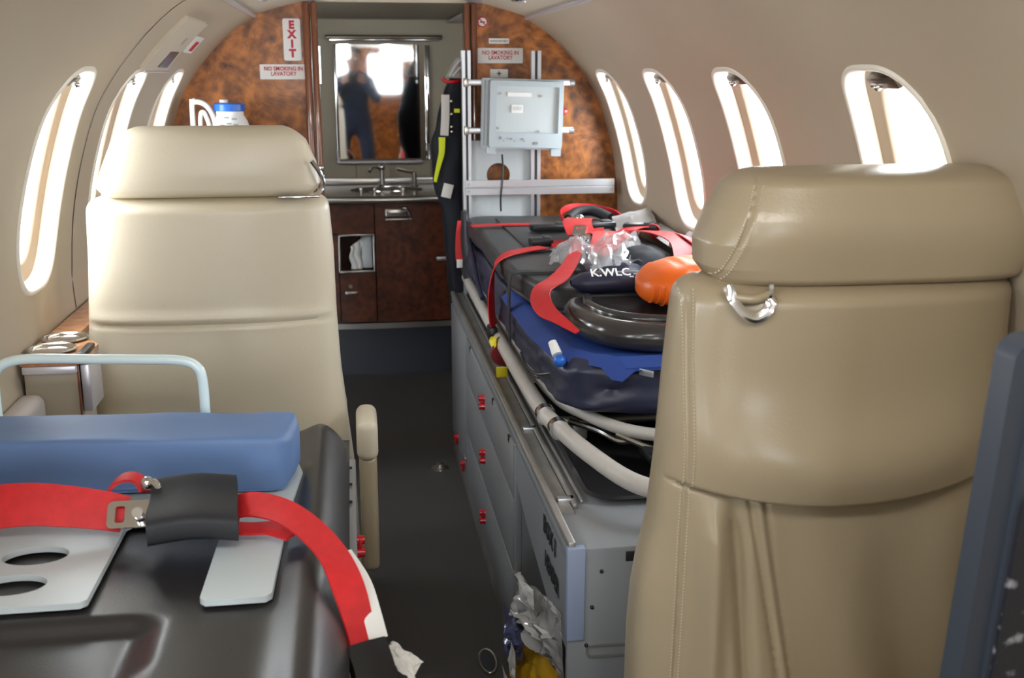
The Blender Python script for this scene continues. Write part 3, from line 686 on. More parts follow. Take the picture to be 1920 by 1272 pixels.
# piping down the outer edge
P = []
for k in range(16):
    z = .765-.50*k/15; x = float(fl(z))+.006+.010*(k/15); P.append(V(x, Yr+.050, z))
g = G(); g.tube(P, .0028, 8); g.make('piping', 'leather_shaded', t)
# belt guide ring
g = G(); g.ribbon([(.438, Yr-.002, .984), (.443, Yr-.010, .967), (.455, Yr-.014, .952), (.470, Yr-.014, .946), (.484, Yr-.013, .954), (.490, Yr-.010, .969), (.492, Yr-.002, .982)], V(0, .35, 1), .012, .005)
g.make('belt_guide', 'chrome', t)
g = G(); g.tube([(.442, Yr-.006, .971), (.468, Yr-.012, .969), (.488, Yr-.006, .973)], .0055, 10); g.make('belt_guide_pad', 'leather_shaded', t)
g = G(); g.box((.60, .98, .37), (.46, .42, .14), .04, seg=4); g.make('seat_cushion', 'leather_shaded', t)
g = G(); g.box((.60, 1.08, .17), (.40, .40, .26), .02); g.bb(.42, .48, .85, 1.35, 0, .06, .01); g.bb(.72, .78, .85, 1.35, 0, .06, .01); g.make('pedestal', 'leather_shaded', t)

# ------------------------------------------------------------------ right hand stretcher base cabinet
CZ = .535; CF = .302; Y0, Y1 = 1.45, 3.38
t = thing('stretcher_base_cabinet', (.52, 2.4, 0), 'long grey metal cabinet with red latches under the far stretcher', 'cabinet')
g = G(); g.bb(CF+.012, .80, 1.985, Y1, .02, .515); g.bb(CF+.15, .80, Y0+.02, 1.985, .02, .515); g.make('body', 'grey', t)
g = G(); g.bb(CF, .80, Y0, Y1, .512, CZ, .003); g.make('top_panel', 'grey', t)
g = G(); g.bb(CF-.002, CF+.010, Y0, Y1, CZ-.002, CZ+.012, .003); g.bb(CF+.036, CF+.044, 1.60, Y1, CZ, CZ+.010, .002); g.bb(CF+.012, CF+.034, Y0+.13, Y1, CZ, CZ+.004); g.make('top_rail', 'alud', t)
g = G(); g.bb(CF+.052, CF+.058, 1.62, Y1, CZ, CZ+.007, .002); g.make('inner_rail', 'alud', t)
# fronts
fp = G(); fp.bb(CF-.002, CF+.012, 2.915, Y1, .075, .508, .002); far_panel = fp.make('end_panel', 'grey', t)
zd = [(.392, .506), (.232, .386), (.072, .226)]
latch_y = 2.475
def latch(px, y, z, parent, pair=True, face=-1):
    g = G()
    g.cyl((px, y, z+.010), (px+face*.014, y, z+.010), .009, .007, seg=14)
    if pair: g.cyl((px, y-.004, z-.010), (px+face*.014, y-.004, z-.010), .009, .007, seg=14)
    g.box((px+face*.006, y-.002, z), (.008, .013, .030), .003)
    return g.make('latch', 'redp', parent)
for z0, z1 in zd:
    g = G(); g.bb(CF-.004, CF+.012, 2.003, 2.908, z0, z1, .003); d = g.make('drawer', 'grey', t)
    latch(CF-.004, latch_y, (z0+z1)/2+.002, d)
g = G(); g.bb(CF-.001, CF+.012, 1.985, 2.000, .02, .512, .002); g.make('divider', 'grey', t)
latch(CF-.002, 3.19, .105, far_panel, False); latch(CF-.002, 2.985, .092, far_panel, False)
g = G(); g.box((CF-.006, 2.95, .135), (.008, .05, .012), .002); g.make('hinge', 'alu', far_panel)
g = G(); g.bb(CF+.002, CF+.014, 2.0, Y1, .0, .068, .002); g.make('plinth', 'alud', t)
g = G(); g.bb(CF+.05, .80, Y0+.03, 2.0, .0, .03); g.make('bay_floor', 'grey', t)
for y, z in ((2.80, .500), (2.32, .500), (2.06, .500)):
    g = G(); g.box((CF-.003, y, z), (.004, .018, .014), .001); g.make('catch', 'black', t)
# open bay: side lip with stencilled letters, corner post, end panel
g = G(); g.plate([(1.452, .36), (1.452, .510), (1.985, .510), (1.985, .44), (1.85, .40), (1.62, .36)], [], .006, lambda u, v, w: (CF+w, u, v)); lip = g.make('bay_side_lip', 'grey', t)
text('lettering', 'BOX 1', .042, (CF-.002, 1.605, .487), (math.pi/2, 0, -math.pi/2), 'blackt', lip, sx=.95, bold=.0013)
text('lettering', 'HEADER', .038, (CF-.002, 1.585, .430), (math.pi/2, 0, -math.pi/2), 'blackt', lip, sx=.85, bold=.0013)
g = G(); g.bb(CF-.004, CF+.024, Y0-.006, Y0+.010, .385, CZ+.004, .003); g.make('corner_post', 'postblue', t, label='pale blue grey corner edging')
g = G(); g.bb(CF-.002, .80, Y0, Y0+.012, .0, .532, .002); ep = g.make('end_panel', 'grey', t)
for x, z in ((.352, .497), (.338, .438), (.330, .374)):
    g = G(); g.sphere((x, Y0-.001, z), .0032); g.make('screw', 'black', ep)
g = G(); g.plate(rrect(.330, .430, .352, .374, .009), [rrect(.333, .427, .355, .371, .007)], .003, lambda u, v, w: (u, Y0-w, v)); g.make('slot_rim', 'alud', ep)
for x in (.397, .420):
    g = G(); g.box((x, Y0-.001, .525-.006), (.016, .003, .016), .001); g.make('label_square', 'blackt', ep)
# small hasps on the top
for y in (2.0, 1.63):
    g = G(); g.box((CF+.030, y, CZ+.006), (.030, .016, .008), .002); g.make('hasp', 'alu', t)
# recessed dark tray on top
t = thing('black_tray', (.56, 1.9, CZ), 'shallow black plastic tray with rounded corners on cabinet top under stretcher', 'tray')
def tray_pt(u, v):
    prof = [(0, .012), (.006, .016), (.012, .012), (.016, .004), (.03, .002), (.23, .002)]
    ins, h = prof[round(v*5)]; n = 48; k = round(u*n) % n; rr = rrect(.365+ins, .78-ins, 1.60+ins, 2.3-ins, max(.004, .05-ins*.5), 11)
    return (rr[k][0], rr[k][1], CZ+h)
g = G(); g.grid(tray_pt, 48, 6, closed_u=True); g.bm.verts.ensure_lookup_table(); vv = list(g.bm.verts); g.bm.faces.new(vv[-48:]); g.make('tray_body', 'black', t)

# ------------------------------------------------------------------ stretcher (frame tubes)
t = thing('stretcher', (.55, 2.4, CZ), 'tubular grey stretcher frame lying on the long grey cabinet', 'stretcher')
R = .0155
P = [(.345, 3.32, .602), (.341, 2.9, .602), (.339, 2.3, .602), (.343, 1.95, .602), (.352, 1.84, .602), (.380, 1.68, .602), (.430, 1.53, .600), (.52, 1.485, .598), (.64, 1.48, .598)]
g = G(); g.tube(P, R, 20); g.make('side_tube', 'tube', t)
g = G(); g.tube([(.80, 3.32, .602), (.80, 2.3, .602), (.79, 1.84, .602), (.75, 1.62, .600), (.68, 1.49, .598), (.60, 1.48, .598)], R, 16); g.make('side_tube', 'tube', t)
for y, x in ((1.90, .3455), (1.815, .3545)):
    g = G(); g.lathe([(.0155, -.012), (.019, -.012), (.0195, 0), (.019, .012), (.0155, .012)], (x, y, .602), axis='y'); g.make('joint_collar', 'chrome', t)
g = G(); g.tube([(.375, 3.2, .600), (.372, 2.4, .600), (.385, 2.03, .600), (.42, 1.90, .600), (.48, 1.79, .600), (.58, 1.74, .600), (.70, 1.76, .600), (.77, 1.9, .60)], .012, 16); g.make('inner_tube', 'tube', t)
for y in (1.95, 2.5, 3.1):
    g = G(); g.tube([(.35, y, .575), (.40, y, .570), (.75, y, .570), (.79, y, .575)], .009, 10); g.make('cross_bar', 'alud', t)
    for x in (.42, .73):
        g = G(); g.box((x, y, .556), (.03, .04, .040), .004); g.make('foot_bracket', 'alud', t)
g = G(); g.tube([(.40, 1.95, .57), (.44, 1.86, .578), (.47, 1.82, .570), (.50, 1.80, .575), (.56, 1.77, .56)], .006, 8); g.tube([(.46, 1.80, .590), (.53, 1.74, .575), (.62, 1.71, .575)], .006, 8); g.make('release_linkage', 'steel', t)
g = G(); g.box((.52, 1.75, .572), (.05, .08, .02), .006); g.make('release_handle', 'black', t)

# ------------------------------------------------------------------ mattress and pads
def soft_slab(path, z0, z1, r, wr=0.0, ws=8, crown=0.0, nseg=6, seams=None):
    """cushion whose plan outline is PATH (closed, x/y), rounded rim, wrinkled"""
    P = catmull([(x, y, 0) for x, y in path], 6, True); n = len(P)
    c = sum(P, Vector())/n
    prof = []
    for k in range(nseg+1):
        a = math.pi/2*k/nseg; prof.append((r*(1-math.sin(a)), z0+r*(1-math.cos(a))) if 0 else (r*(1-math.sin(a)), z0+r-r*math.cos(a)))
    h = z1-z0; m = 6
    mid = [(0, z0+r+(h-2*r)*k/m) for k in range(1, m)]
    prof2 = [(r*(1-math.cos(a)), z1-r+r*math.sin(a)) for a in [math.pi/2*k/nseg for k in range(nseg+1)]]
    full = [(.9, z0)]+prof+mid+prof2
    nrm = []
    for i in range(n):
        tt = (P[(i+1) % n]-P[i-1]).normalized(); q = Vector((tt.y, -tt.x, 0))
        if q.dot(P[i]-c) < 0: q = -q
        nrm.append(q)
    g = G(); g.sharp = 70; inner = [.15, .3, .5, .7, .85]
    rows = len(full)+len(inner)
    def fn(u, v):
        j = round(v*(rows-1)); i = round(u*n) % n
        if j == 0: p = c.lerp(P[i], .2); p.z = z0; return p
        if j < len(full):
            ins, z = full[j]; p = P[i]-nrm[i]*ins; p = Vector((p.x, p.y, z)); w = 1
        else:
            f = inner[j-len(full)]; q = P[i]-nrm[i]*r; p = q.lerp(c, f); p.z = z1+crown*f*(2-f); w = .6
        if seams and j < len(full):
            for sz in seams: p -= nrm[i]*.007*math.exp(-((p.z-sz)/.003)**2)
        if wr: p += nrm[i]*wr*nz(p.x*1.0, p.y*1.0, p.z*2.2, ws)*w; p.z += wr*.45*nz(p.x, p.y, 5+p.z, ws*.7)*(0 if j < 4 else 1)
        return p
    g.grid(fn, n, rows, closed_u=True); g.bm.verts.ensure_lookup_table(); vv = list(g.bm.verts); g.bm.faces.new(vv[-n:])
    return g
rightx = .79
path = [(.352, 3.30), (.350, 3.0), (.348, 2.7), (.348, 2.4), (.352, 2.15), (.358, 1.99), (.372, 1.88), (.41, 1.83), (.50, 1.80), (.60, 1.79), (.72, 1.80), (.78, 1.86), (rightx, 2.0), (rightx, 2.5), (rightx, 3.0), (rightx, 3.30), (.57, 3.315)]
g = soft_slab(path, .622, .720, .022, wr=.010, ws=22, seams=[.668]); g.make('navy_mattress', 'navy', label='thick dark navy mattress at the bottom of the stretcher pile', cat='mattress')
# blue sheet
def sheet_fn(u, v):
    y = 2.48-.70*v; e = .340 if y > 2.1 else .340+.03*((2.1-y)/.3)
    xl = e+ (.0 if y > 1.9 else (1.9-y)*.75); x = xl+(.80-xl)*u
    z = .7305+.0025*nz(x, y, 0, 14)-(.020*(1-u*14) if u < 1/14 else 0)+(.004 if v > .9 else 0)
    if v > .96: z -= .018
    return (x, y, z)
g = G(); g.grid(sheet_fn, 57, 40); g.make('blue_sheet', 'blue', label='royal blue sheet sticking out between navy mattress and black splint board', cat='sheet', solid=.002)
# charcoal upper pad
path = [(.356, 3.32), (.352, 3.0), (.350, 2.72), (.353, 2.45), (.372, 2.28), (.41, 2.17), (.50, 2.12), (.65, 2.11), (.77, 2.16), (rightx, 2.4), (rightx, 3.0), (rightx-.005, 3.32), (.57, 3.33)]
g = soft_slab(path, .735, .793, .014, wr=.004, ws=11, seams=[.745]); upad = g.make('charcoal_pad', 'pad', label='charcoal vinyl pad on top of the navy mattress, far half', cat='pad')
g = G(); g.bb(.430, .745, 2.62, 3.26, .7925, .7985, .005); up2 = g.make('raised_panel', 'pad', upad)
# vertical black band round the pads
g = G(); g.ribbon([(.50, 2.33, .7995), (.42, 2.33, .7985), (.352, 2.33, .797), (.3405, 2.33, .785), (.338, 2.33, .74), (.338, 2.33, .69), (.340, 2.33, .64)], V(0, 1, 0), .03, .003)
g.make('black_band', 'blackweb', label='black webbing band down the side of the charcoal pad', cat='strap')
# glossy black splint board with rounded rim
path = [(.420, 2.09), (.405, 2.02), (.408, 1.95), (.430, 1.88), (.47, 1.832), (.54, 1.798), (.64, 1.785), (.74, 1.81), (.785, 1.88), (.79, 2.0), (.785, 2.095), (.60, 2.10), (.47, 2.10)]
g = soft_slab(path, .737, .790, .025, wr=.0022, ws=12, crown=-.010); vb = g.make('splint_board', 'board', label='glossy black splint board with a thick rounded rim on the near stretcher end', cat='board')
g = G(); g.tube([(.460, 2.07, .789), (.450, 2.0, .789), (.468, 1.93, .788), (.51, 1.885, .787), (.58, 1.86, .787), (.68, 1.86, .787), (.74, 1.90, .787)], .010, 12); g.make('inner_ridge', 'board', vb)
# navy tube roll with white lettering
t = thing('navy_pouch', (.52, 2.10, .785), 'rolled navy pouch with white lettering between orange bag and red strap', 'pouch')
g = G(); g.grid(lambda u, v: (.435+.25*v, 2.115+.030*math.cos(2*math.pi*u)*(min(1, 8*v*(1-v)+.25)), .812+.022*math.sin(2*math.pi*u)*(min(1, 8*v*(1-v)+.25))+.002*nz(v, u, 0, 9)), 24, 24, closed_u=True); g.make('roll', 'navy', t)
text('lettering', 'K.WLC', .030, (.512, 2.090, .836), (math.radians(35), 0, 0), 'white', t, sx=.9, bold=.0006)
g = G()
for k in range(9): g.box((.555+.011*k, 2.083-.0005*k, .828-.002*(k % 3)), (.008, .003, .0016), 0, Matrix.Rotation(.5, 3, 'X'))
g.box((.60, 2.088, .8325), (.08, .003, .0016)); g.make('small_print', 'white', t, kind='stuff')
# orange bag
t = thing('orange_bag', (.62, 2.02, .785), 'bright orange vinyl bag beside the tan headrest', 'bag')
def bagf(u, v):
    a = 2*math.pi*u; c, q = math.cos(a), math.sin(a); w = math.sin(math.pi*min(1, max(0, v)))**.28 if 0 < v < 1 else .25
    return (.543+.24*v, 1.985+.100*math.copysign(abs(c)**.55, c)*w+.05*v+.004*nz(u*6, v*4, 0, 1.5), .832+.042*math.copysign(abs(q)**.6, q)*w+.004*nz(u*5, v*9, 3, 1.6)-.008*math.exp(-(v/.12)**2))
g = G(); g.sharp = 70; g.grid(bagf, 40, 30, closed_u=True); g.bm.verts.ensure_lookup_table(); vv = list(g.bm.verts); g.bm.faces.new(vv[:40]); g.bm.faces.new(vv[-40:])
g.make('body', 'orange', t)
for k in range(3):
    P = []
    v = .055+.045*k
    for i in range(13):
        p = Vector(bagf(.44+.26*i/12, v)); P.append(p)
    g = G(); g.tube(P, .0022, 6, smooth=2); g.make('fold', 'orange', t)
# ------------------------------------------------------------------ red straps over the pads
def strap(pts, wd, width, label, name='red_strap', m='red', th=.0025, **k):
    g = G(); g.ribbon(pts, wd, width, th); return g.make(name, m, label=label, cat='strap', **k)
X_, Y_, Z_ = V(1, 0, 0), V(0, 1, 0), V(0, 0, 1)
zt = .7975
s1 = strap([(.470, 2.635, .8035), (.41, 2.60, .8020), (.368, 2.56, .799), (.338, 2.54, .782), (.327, 2.535, .745), (.323, 2.53, .695), (.325, 2.53, .650), (.330, 2.53, .628)],
           [Y_, Y_, Y_, V(.15, 1, 0), V(.35, 1, 0), V(.5, 1, 0), V(.5, 1, 0), V(.5, 1, 0)], .044, 'red strap hanging down the aisle side of the stretcher to its tube')
g = G(); g.box((.325, 2.53, .612), (.022, .052, .034), .006); g.make('end_clip', 'black', s1, label='black end clip')
g = G(); g.ribbon([(.325, 2.50, .598), (.338, 2.49, .582), (.350, 2.49, .578)], Y_, .030, .002); g.make('loop_end', 'red', s1)
strap([(.590, 2.74, .848), (.565, 2.62, .838), (.525, 2.47, .832), (.478, 2.33, .815), (.430, 2.22, .803), (.385, 2.13, .803), (.362, 2.06, .797), (.360, 1.99, .786), (.380, 1.93, .776), (.402, 1.885, .764)],
      [X_, X_, V(1, -.2, 0), V(1, -.3, 0), V(1, -.5, 0), V(1, -.6, .1), V(.9, .2, .5), V(.8, .3, .6), V(.8, .3, .6), V(.8, .4, .4)],
      lambda q: .030+.016*math.sin(math.pi*min(1, max(0, (q-.3)/.55)))-.020*max(0, q-.8)/.2, 'wide red strap curving over the near pad edge to the blue sheet')
strap([(.335, 3.07, .800), (.40, 3.075, .8015), (.50, 3.07, .8015), (.58, 3.05, .802)], Y_, .038, 'thin red strap lying straight across the far end of the pad')
strap([(.50, 2.68, .804), (.56, 2.67, .812), (.60, 2.71, .825), (.64, 2.70, .832)], V(0, 1, .2), .045, 'short red strap leading to the buckle pile from the left')
strap([(.575, 2.66, .828), (.575, 2.72, .850), (.595, 2.80, .852), (.61, 2.86, .835)], X_, .075, 'folded red strap standing at the middle of the strap pile')
strap([(.60, 2.70, .830), (.625, 2.62, .838), (.605, 2.52, .835), (.575, 2.44, .812)], V(1, .3, 0), .07, 'broad red strap flap in front of the folded one')
strap([(.65, 2.62, .812), (.70, 2.68, .836), (.755, 2.72, .838), (.79, 2.70, .82)], V(.5, -1, .1), .06, 'red strap running towards the right wall behind the clear bags')
strap([(.69, 2.60, .845), (.74, 2.52, .852), (.765, 2.40, .846), (.745, 2.28, .830), (.72, 2.20, .815)], V(1, .35, -.1), .085, 'broad red strap sweeping down behind the orange bag')
strap([(.80, 2.58, .810), (.79, 2.52, .842), (.785, 2.40, .846), (.80, 2.30, .82)], V(1, .2, -.4), .035, 'red strap edge beside the wall at the headrest')
# red loop at the far right end
g = G(); g.ribbon([(.612, 3.10, .806), (.617, 3.16, .822), (.66, 3.22, .832), (.73, 3.22, .830), (.78, 3.16, .820), (.79, 3.08, .806), (.77, 3.03, .803)], V(0, .2, 1), .018, .0025, 8)
g.make('red_loop_strap', 'red', label='looped red strap arching at the far right corner of the pad', cat='strap')
g = G(); g.tube([(.635, 3.13, .806), (.67, 3.17, .822), (.72, 3.17, .824), (.76, 3.12, .808)], .016, 12); g.make('black_bundle', 'blackweb', label='black webbing bundle inside the looped red strap', cat='strap')
# buckles
t = thing('steel_buckle', (.625, 3.02, .805), 'shiny steel buckle next to the looped red strap', 'buckle')
g = G(); g.box((.622, 3.00, .818), (.040, .030, .022), .006); g.sphere((.640, 2.995, .826), .012); g.sphere((.608, 3.00, .820), .010); g.make('body', 'chrome', t)
t = thing('steel_buckle', (.535, 2.60, .835), 'steel buckle tongue on the broad red strap in the pile', 'buckle')
g = G(); g.plate(rrect(-.016, .016, -.028, .028, .006), [rrect(-.009, .009, .006, .020, .003)], .004, lambda u, v, w: (.552+u+v*.3, 2.585+v, .850+w+v*.25)); g.make('plate', 'chrome', t)
t = thing('steel_buckle', (.60, 2.53, .84), 'second steel buckle tongue hanging below the first one', 'buckle')
g = G(); g.plate(rrect(-.012, .012, -.022, .022, .005), [], .004, lambda u, v, w: (.548+u+v*.3, 2.50+v, .842+w+v*.3)); g.cyl((.548, 2.49, .842), (.548, 2.49, .852), .006); g.make('plate', 'chrome', t)
# black clips of the harness
for i, (x, y, z, a, L, lab) in enumerate(((.665, 2.88, .822, .2, .10, 'black plastic clip lying behind the red strap pile'), (.745, 2.72, .838, -.4, .09, 'black plastic clip between red straps near right wall'),
                                       (.545, 2.93, .812, .1, .12, 'black plastic clip left of the folded red strap'), (.77, 2.24, .842, .6, .07, 'black clip above the orange bag at the headrest'), (.475, 2.70, .808, .05, .06, 'black clip at the start of the aisle side red strap'))):
    t = thing('harness_clip', (x, y, z-.02), lab, 'clip', 'black harness clips')
    Rm = Matrix.Rotation(a, 3, 'Z')
    g = G(); g.box((x, y, z), (L, .045, .020), .006, Rm); g.make('housing', 'black', t)
    g = G(); g.box(V(x, y, z+.010)+Rm @ V(L*.25, 0, 0), (L*.3, .030, .008), .003, Rm); g.make('button', 'pad', t)
# dark pouch among the straps
g = G(); g.grid(lambda u, v: (.56+.15*u+.02*v, 2.26+.20*v, .803+.042*math.sin(math.pi*u)**.6*math.sin(math.pi*min(1, v*1.0))**.5+.006*nz(u*5, v*5, 0, 1)), 20, 20)
g.make('black_pouch', 'navyd', label='soft black pouch under the broad red straps behind orange bag', cat='pouch')
def film(name, c, corners, bulge, label, m='film', cat='bag', n=18, amp=.012, fr=5, seed=0, kind=None):
    a, b, c2, d = [Vector(p) for p in corners]
    def fn(u, v):
        p = a.lerp(b, u).lerp(d.lerp(c2, u), v)
        p.z += bulge*math.sin(math.pi*u)*math.sin(math.pi*v)+amp*abs(nz(u*fr+seed, v*fr, seed, 1.3))
        p.x += amp*.5*nz(u*fr, v*fr+seed, 4, 1.3); p.y += amp*.5*nz(u*fr, v*fr, 9+seed, 1.3); return p
    g = G(); g.sharp = 25; g.grid(fn, n, n); return g.make(name, m, label=label, cat=cat)
film('clear_plastic_bag', 0, [(.44, 2.38, .800), (.545, 2.36, .800), (.60, 2.58, .815), (.48, 2.58, .802)], .040, 'crumpled clear plastic bag between the two aisle side red straps', seed=1, amp=.022)
film('clear_plastic_bag', 0, [(.50, 2.22, .812), (.62, 2.26, .815), (.72, 2.62, .835), (.58, 2.60, .822)], .030, 'crumpled clear plastic bag in the middle of the strap pile', seed=5, amp=.025)
film('clear_plastic_bag', 0, [(.78, 2.36, .81), (.84, 2.36, .83), (.845, 2.56, .84), (.79, 2.58, .82)], .015, 'scrap of clear plastic bag between red strap and tan headrest', seed=9, amp=.02)
film('navy_wrap', 0, [(.50, 2.25, .802), (.66, 2.22, .803), (.68, 2.36, .806), (.52, 2.40, .803)], .020, 'crumpled navy wrapping under the clear bags', m='navy', cat='cloth', seed=3)
film('grey_paper', 0, [(.70, 2.80, .812), (.80, 2.72, .822), (.855, 3.02, .850), (.745, 3.04, .822)], .012, 'stiff grey paper sheet behind red straps by right wall', m='greypaper', cat='paper', seed=2, amp=.006)
film('grey_paper', 0, [(.775, 2.46, .806), (.845, 2.46, .812), (.84, 2.86, .826), (.79, 2.86, .812)], .004, 'second grey paper sheet lying along the right wall', m='greypaper', cat='paper', seed=4, amp=.004)
# white and blue connector, small cord ends at the mattress
t = thing('tube_connector', (.375, 1.95, .70), 'small white and blue connector at the blue sheet edge', 'connector')
g = G(); g.cyl((.358, 1.905, .742), (.364, 1.885, .722), .008, .010); g.make('white_cap', 'white', t)
g = G(); g.sphere((.367, 1.876, .713), .012); g.make('blue_end', 'lidblue', t)
g = G(); g.tube([(.330, 2.10, .672), (.326, 2.02, .668), (.332, 1.93, .674), (.35, 1.88, .688)], .003, 8); g.tube([(.331, 2.07, .664), (.328, 1.99, .660), (.335, 1.92, .668)], .002, 8)
g.make('tether_cord', 'black', label='thin black cord along the navy mattress side below the connector', cat='cord')
g = G(); g.box((.505, 1.775, .712), (.004, .03, .012), .001, Matrix.Rotation(.7, 3, 'Z')); g.make('zip_pull', 'alu', label='small metal zip pull on the near end of navy mattress', cat='zip pull')
# tape roll with tag on the cabinet
t = thing('tape_roll', (.345, 2.42, CZ), 'dark red tape roll with yellow tags on the grey cabinet rail', 'tape')
g = G(); g.lathe([(.014, -.014), (.026, -.014), (.027, 0), (.026, .014), (.014, .014)], (.336, 2.44, CZ+.045), axis='y'); g.make('roll', 'darkred', t)
g = G(); g.ribbon([(.332, 2.49, CZ+.075), (.322, 2.46, CZ+.073), (.318, 2.43, CZ+.060)], Y_, .03, .002); g.make('tag', 'yellowtag', t)
g = G(); g.box((.322, 2.335, CZ+.030), (.026, .004, .026), .001, Matrix.Rotation(.2, 3, 'X')); g.make('tag', 'yellowtag', t)

# ------------------------------------------------------------------ equipment rack and box at the partition
k = 3.352/3.3; RY = 3.352
def rx(x): return x*k
def rz(z): return 1.23+(z-1.23)*k
t = thing('equipment_rack', (.46, RY, CZ), 'silver aluminium rack of two uprights and a cross rail on right partition', 'rack')
def slot_post(x0, x1, z0, z1):
    w = x1-x0; g = G(); pr = [(0, 0), (w*.36, 0), (w*.36, .008), (w*.30, .008), (w*.30, .012), (w*.70, .012), (w*.70, .008), (w*.64, .008), (w*.64, 0), (w, 0), (w, .03), (0, .03)]
    g.plate(pr, [], z1-z0, lambda u, v, q: (x0+u, RY-.012+v, z0+q)); return g
for xa, xb in ((.335, .361), (.546, .576)):
    up = slot_post(rx(xa), rx(xb), CZ, rz(1.297)).make('upright', 'alu', t); xm = (rx(xa)+rx(xb))/2
    g = G(); g.bb(xm-.0032, xm+.0032, RY-.0085, RY-.0025, CZ, rz(1.297)); g.make('slot_shade_strip', 'slate', up)  # dark strip paints the shade inside the slot
g = G(); g.plate([(rx(.361), .62), (rx(.546), .62), (rx(.546), rz(1.03)), (rx(.361), rz(1.03))], [circ(rx(.446), rz(.925), .037, n=32)], .005, lambda u, v, w: (u, RY+.004+w, v)); g.make('back_panel', 'greyl', t)
g = G(); x0, x1, z0, z1 = rx(.340), rx(.809), rz(.866), rz(.911)
g.plate([(0, z0), (0, z1), (.010, z1), (.010, (z0+z1)/2+.003), (.007, (z0+z1)/2), (.010, (z0+z1)/2-.003), (.010, z0)], [], x1-x0, lambda u, v, w: (x0+w, RY-.015-u, v)); rl = g.make('cross_rail', 'alu', t)
for x in (x0+.010, x1-.010):
    for z in (z0+.012, z1-.012):
        g = G(); g.cyl((x, RY-.024, z), (x, RY-.028, z), .005, seg=12); g.make('screw', 'steel', rl)
for za, zb in ((1.195, 1.213), (1.053, 1.071)):
    g = G(); g.bb(rx(.345), rx(.674), RY-.034, RY-.014, rz(za), rz(zb), .003); g.cyl((rx(.676), RY-.026, rz(za)+.008), (rx(.662), RY-.026, rz(za)+.008), .011); g.make('arm', 'alu', t)
    g = G(); g.bb(rx(.338), rx(.352), RY-.036, RY-.012, rz(za)-.004, rz(zb)+.004, .002); g.make('clamp', 'steel', t)
# equipment box
t = thing('equipment_box', (.53, 3.30, 1.0), 'pale grey plastic equipment box mounted on the aluminium rack', 'box')
kb = 3.25/3.3
def bx(x): return x*kb
def bz(z): return 1.23+(z-1.23)*kb
bx0, bx1, bz0, bz1 = bx(.400), bx(.648), bz(1.002), bz(1.214)
tilt = Matrix.Rotation(math.radians(1.6), 4, 'Y'); cB = Vector(((bx0+bx1)/2, 0, (bz0+bz1)/2))
def tl(x, y, z):
    p = tilt @ (Vector((x, y, z))-Vector((cB.x, 0, cB.z))); return p+Vector((cB.x, 0, cB.z))
g = G(); g.plate(rrect(bx0, bx1, bz0, bz1, .008), [], .055, lambda u, v, w: tl(u, 3.255+w, v)); body = g.make('housing', 'boxp', t)
g = G(); g.plate(rrect(bx0+.018, bx1-.002, bz0+.006, bz1-.006, .008), [rrect(bx0+.038, bx1-.016, bz0+.050, bz1-.022, .004)], .014, lambda u, v, w: tl(u, 3.241+w, v)); g.make('front_frame', 'boxp', t)
g = G(); g.plate(rrect(bx0+.030, bx1-.010, bz0+.048, bz1-.016, .003), [], .004, lambda u, v, w: tl(u, 3.250+w, v)); g.make('recessed_lid', 'whitep', t)
g = G(); g.plate(rrect(bx0-.004, bx0+.020, bz0+.006, bz1, .003), [], .03, lambda u, v, w: tl(u, 3.248+w, v)); g.make('side_rib', 'boxp', t)
g = G(); g.plate(rrect(bx0+.001, bx0+.005, bz0+.010, bz1-.006, .001), [], .004, lambda u, v, w: tl(u, 3.245+w, v)); g.plate(rrect(bx0+.012, bx0+.015, bz0+.010, bz1-.006, .001), [], .004, lambda u, v, w: tl(u, 3.245+w, v)); g.make('side_groove', 'grey', t)
g = G(); g.plate(rrect(bx0+.012, bx0+.040, bz0-.014, bz0+.006, .003), [], .03, lambda u, v, w: tl(u, 3.245+w, v)); g.make('lower_latch', 'boxp', t)
g = G(); g.plate(rrect(bx1-.034, bx1-.004, bz0-.018, bz0+.006, .003), [], .03, lambda u, v, w: tl(u, 3.245+w, v)); g.make('lower_latch', 'boxp', t)
g = G(); g.plate(rrect(bx0+.072, bx0+.145, bz1-.052, bz1-.040, .002), [], .003, lambda u, v, w: tl(u, 3.2475+w, v)); g.make('upper_label', 'white', t)
g = G(); g.plate(rrect(bx0+.085, bx0+.120, bz1-.100, bz1-.076, .002), [], .003, lambda u, v, w: tl(u, 3.2475+w, v)); g.make('emblem', 'white', t)
text('lettering', 'LSU', .015, tl(bx0+.1025, 3.2468, bz1-.088), RX, 'greyl', t, sx=1.0)
g = G()
for dx, w_, dz in ((.052, .006, .034), (.072, .003, .033), (.083, .010, .032), (.118, .010, .032), (.062, .003, .026), (.095, .003, .025), (.125, .003, .026), (.16, .014, .020)):
    g.box(tl(bx0+dx, 3.2405, bz0+dz), (w_, .002, .004 if dx < .15 else .008))
g.box(tl(bx0+.052, 3.2400, bz0+.034), (.007, .002, .008)); g.make('port_marks', 'grey', t, kind='stuff')
for dx, dz in ((.045, .062), (.17, .055), (.05, .165), (.175, .160)):
    g = G(); g.cyl(tl(bx0+dx, 3.251, bz0+dz), tl(bx0+dx, 3.246, bz0+dz), .004, seg=10); g.make('screw', 'alud', t)
g = G(); g.lathe([(.0, -.008), (.007, -.008), (.010, 0), (.007, .008), (0, .008)], (bx(.655), 3.27, bz(1.117)), axis='x'); g.make('knob', 'redp', t, label='round red knob')
g = G(); g.tube([(rx(.455), 3.335, .985), (rx(.456), 3.325, .94), (rx(.452), 3.318, .89), (rx(.448), 3.318, .85), (rx(.449), 3.32, .81)], .0028, 8)
g.make('power_cable', 'black', label='thin black cable hanging from the equipment box', cat='cable')

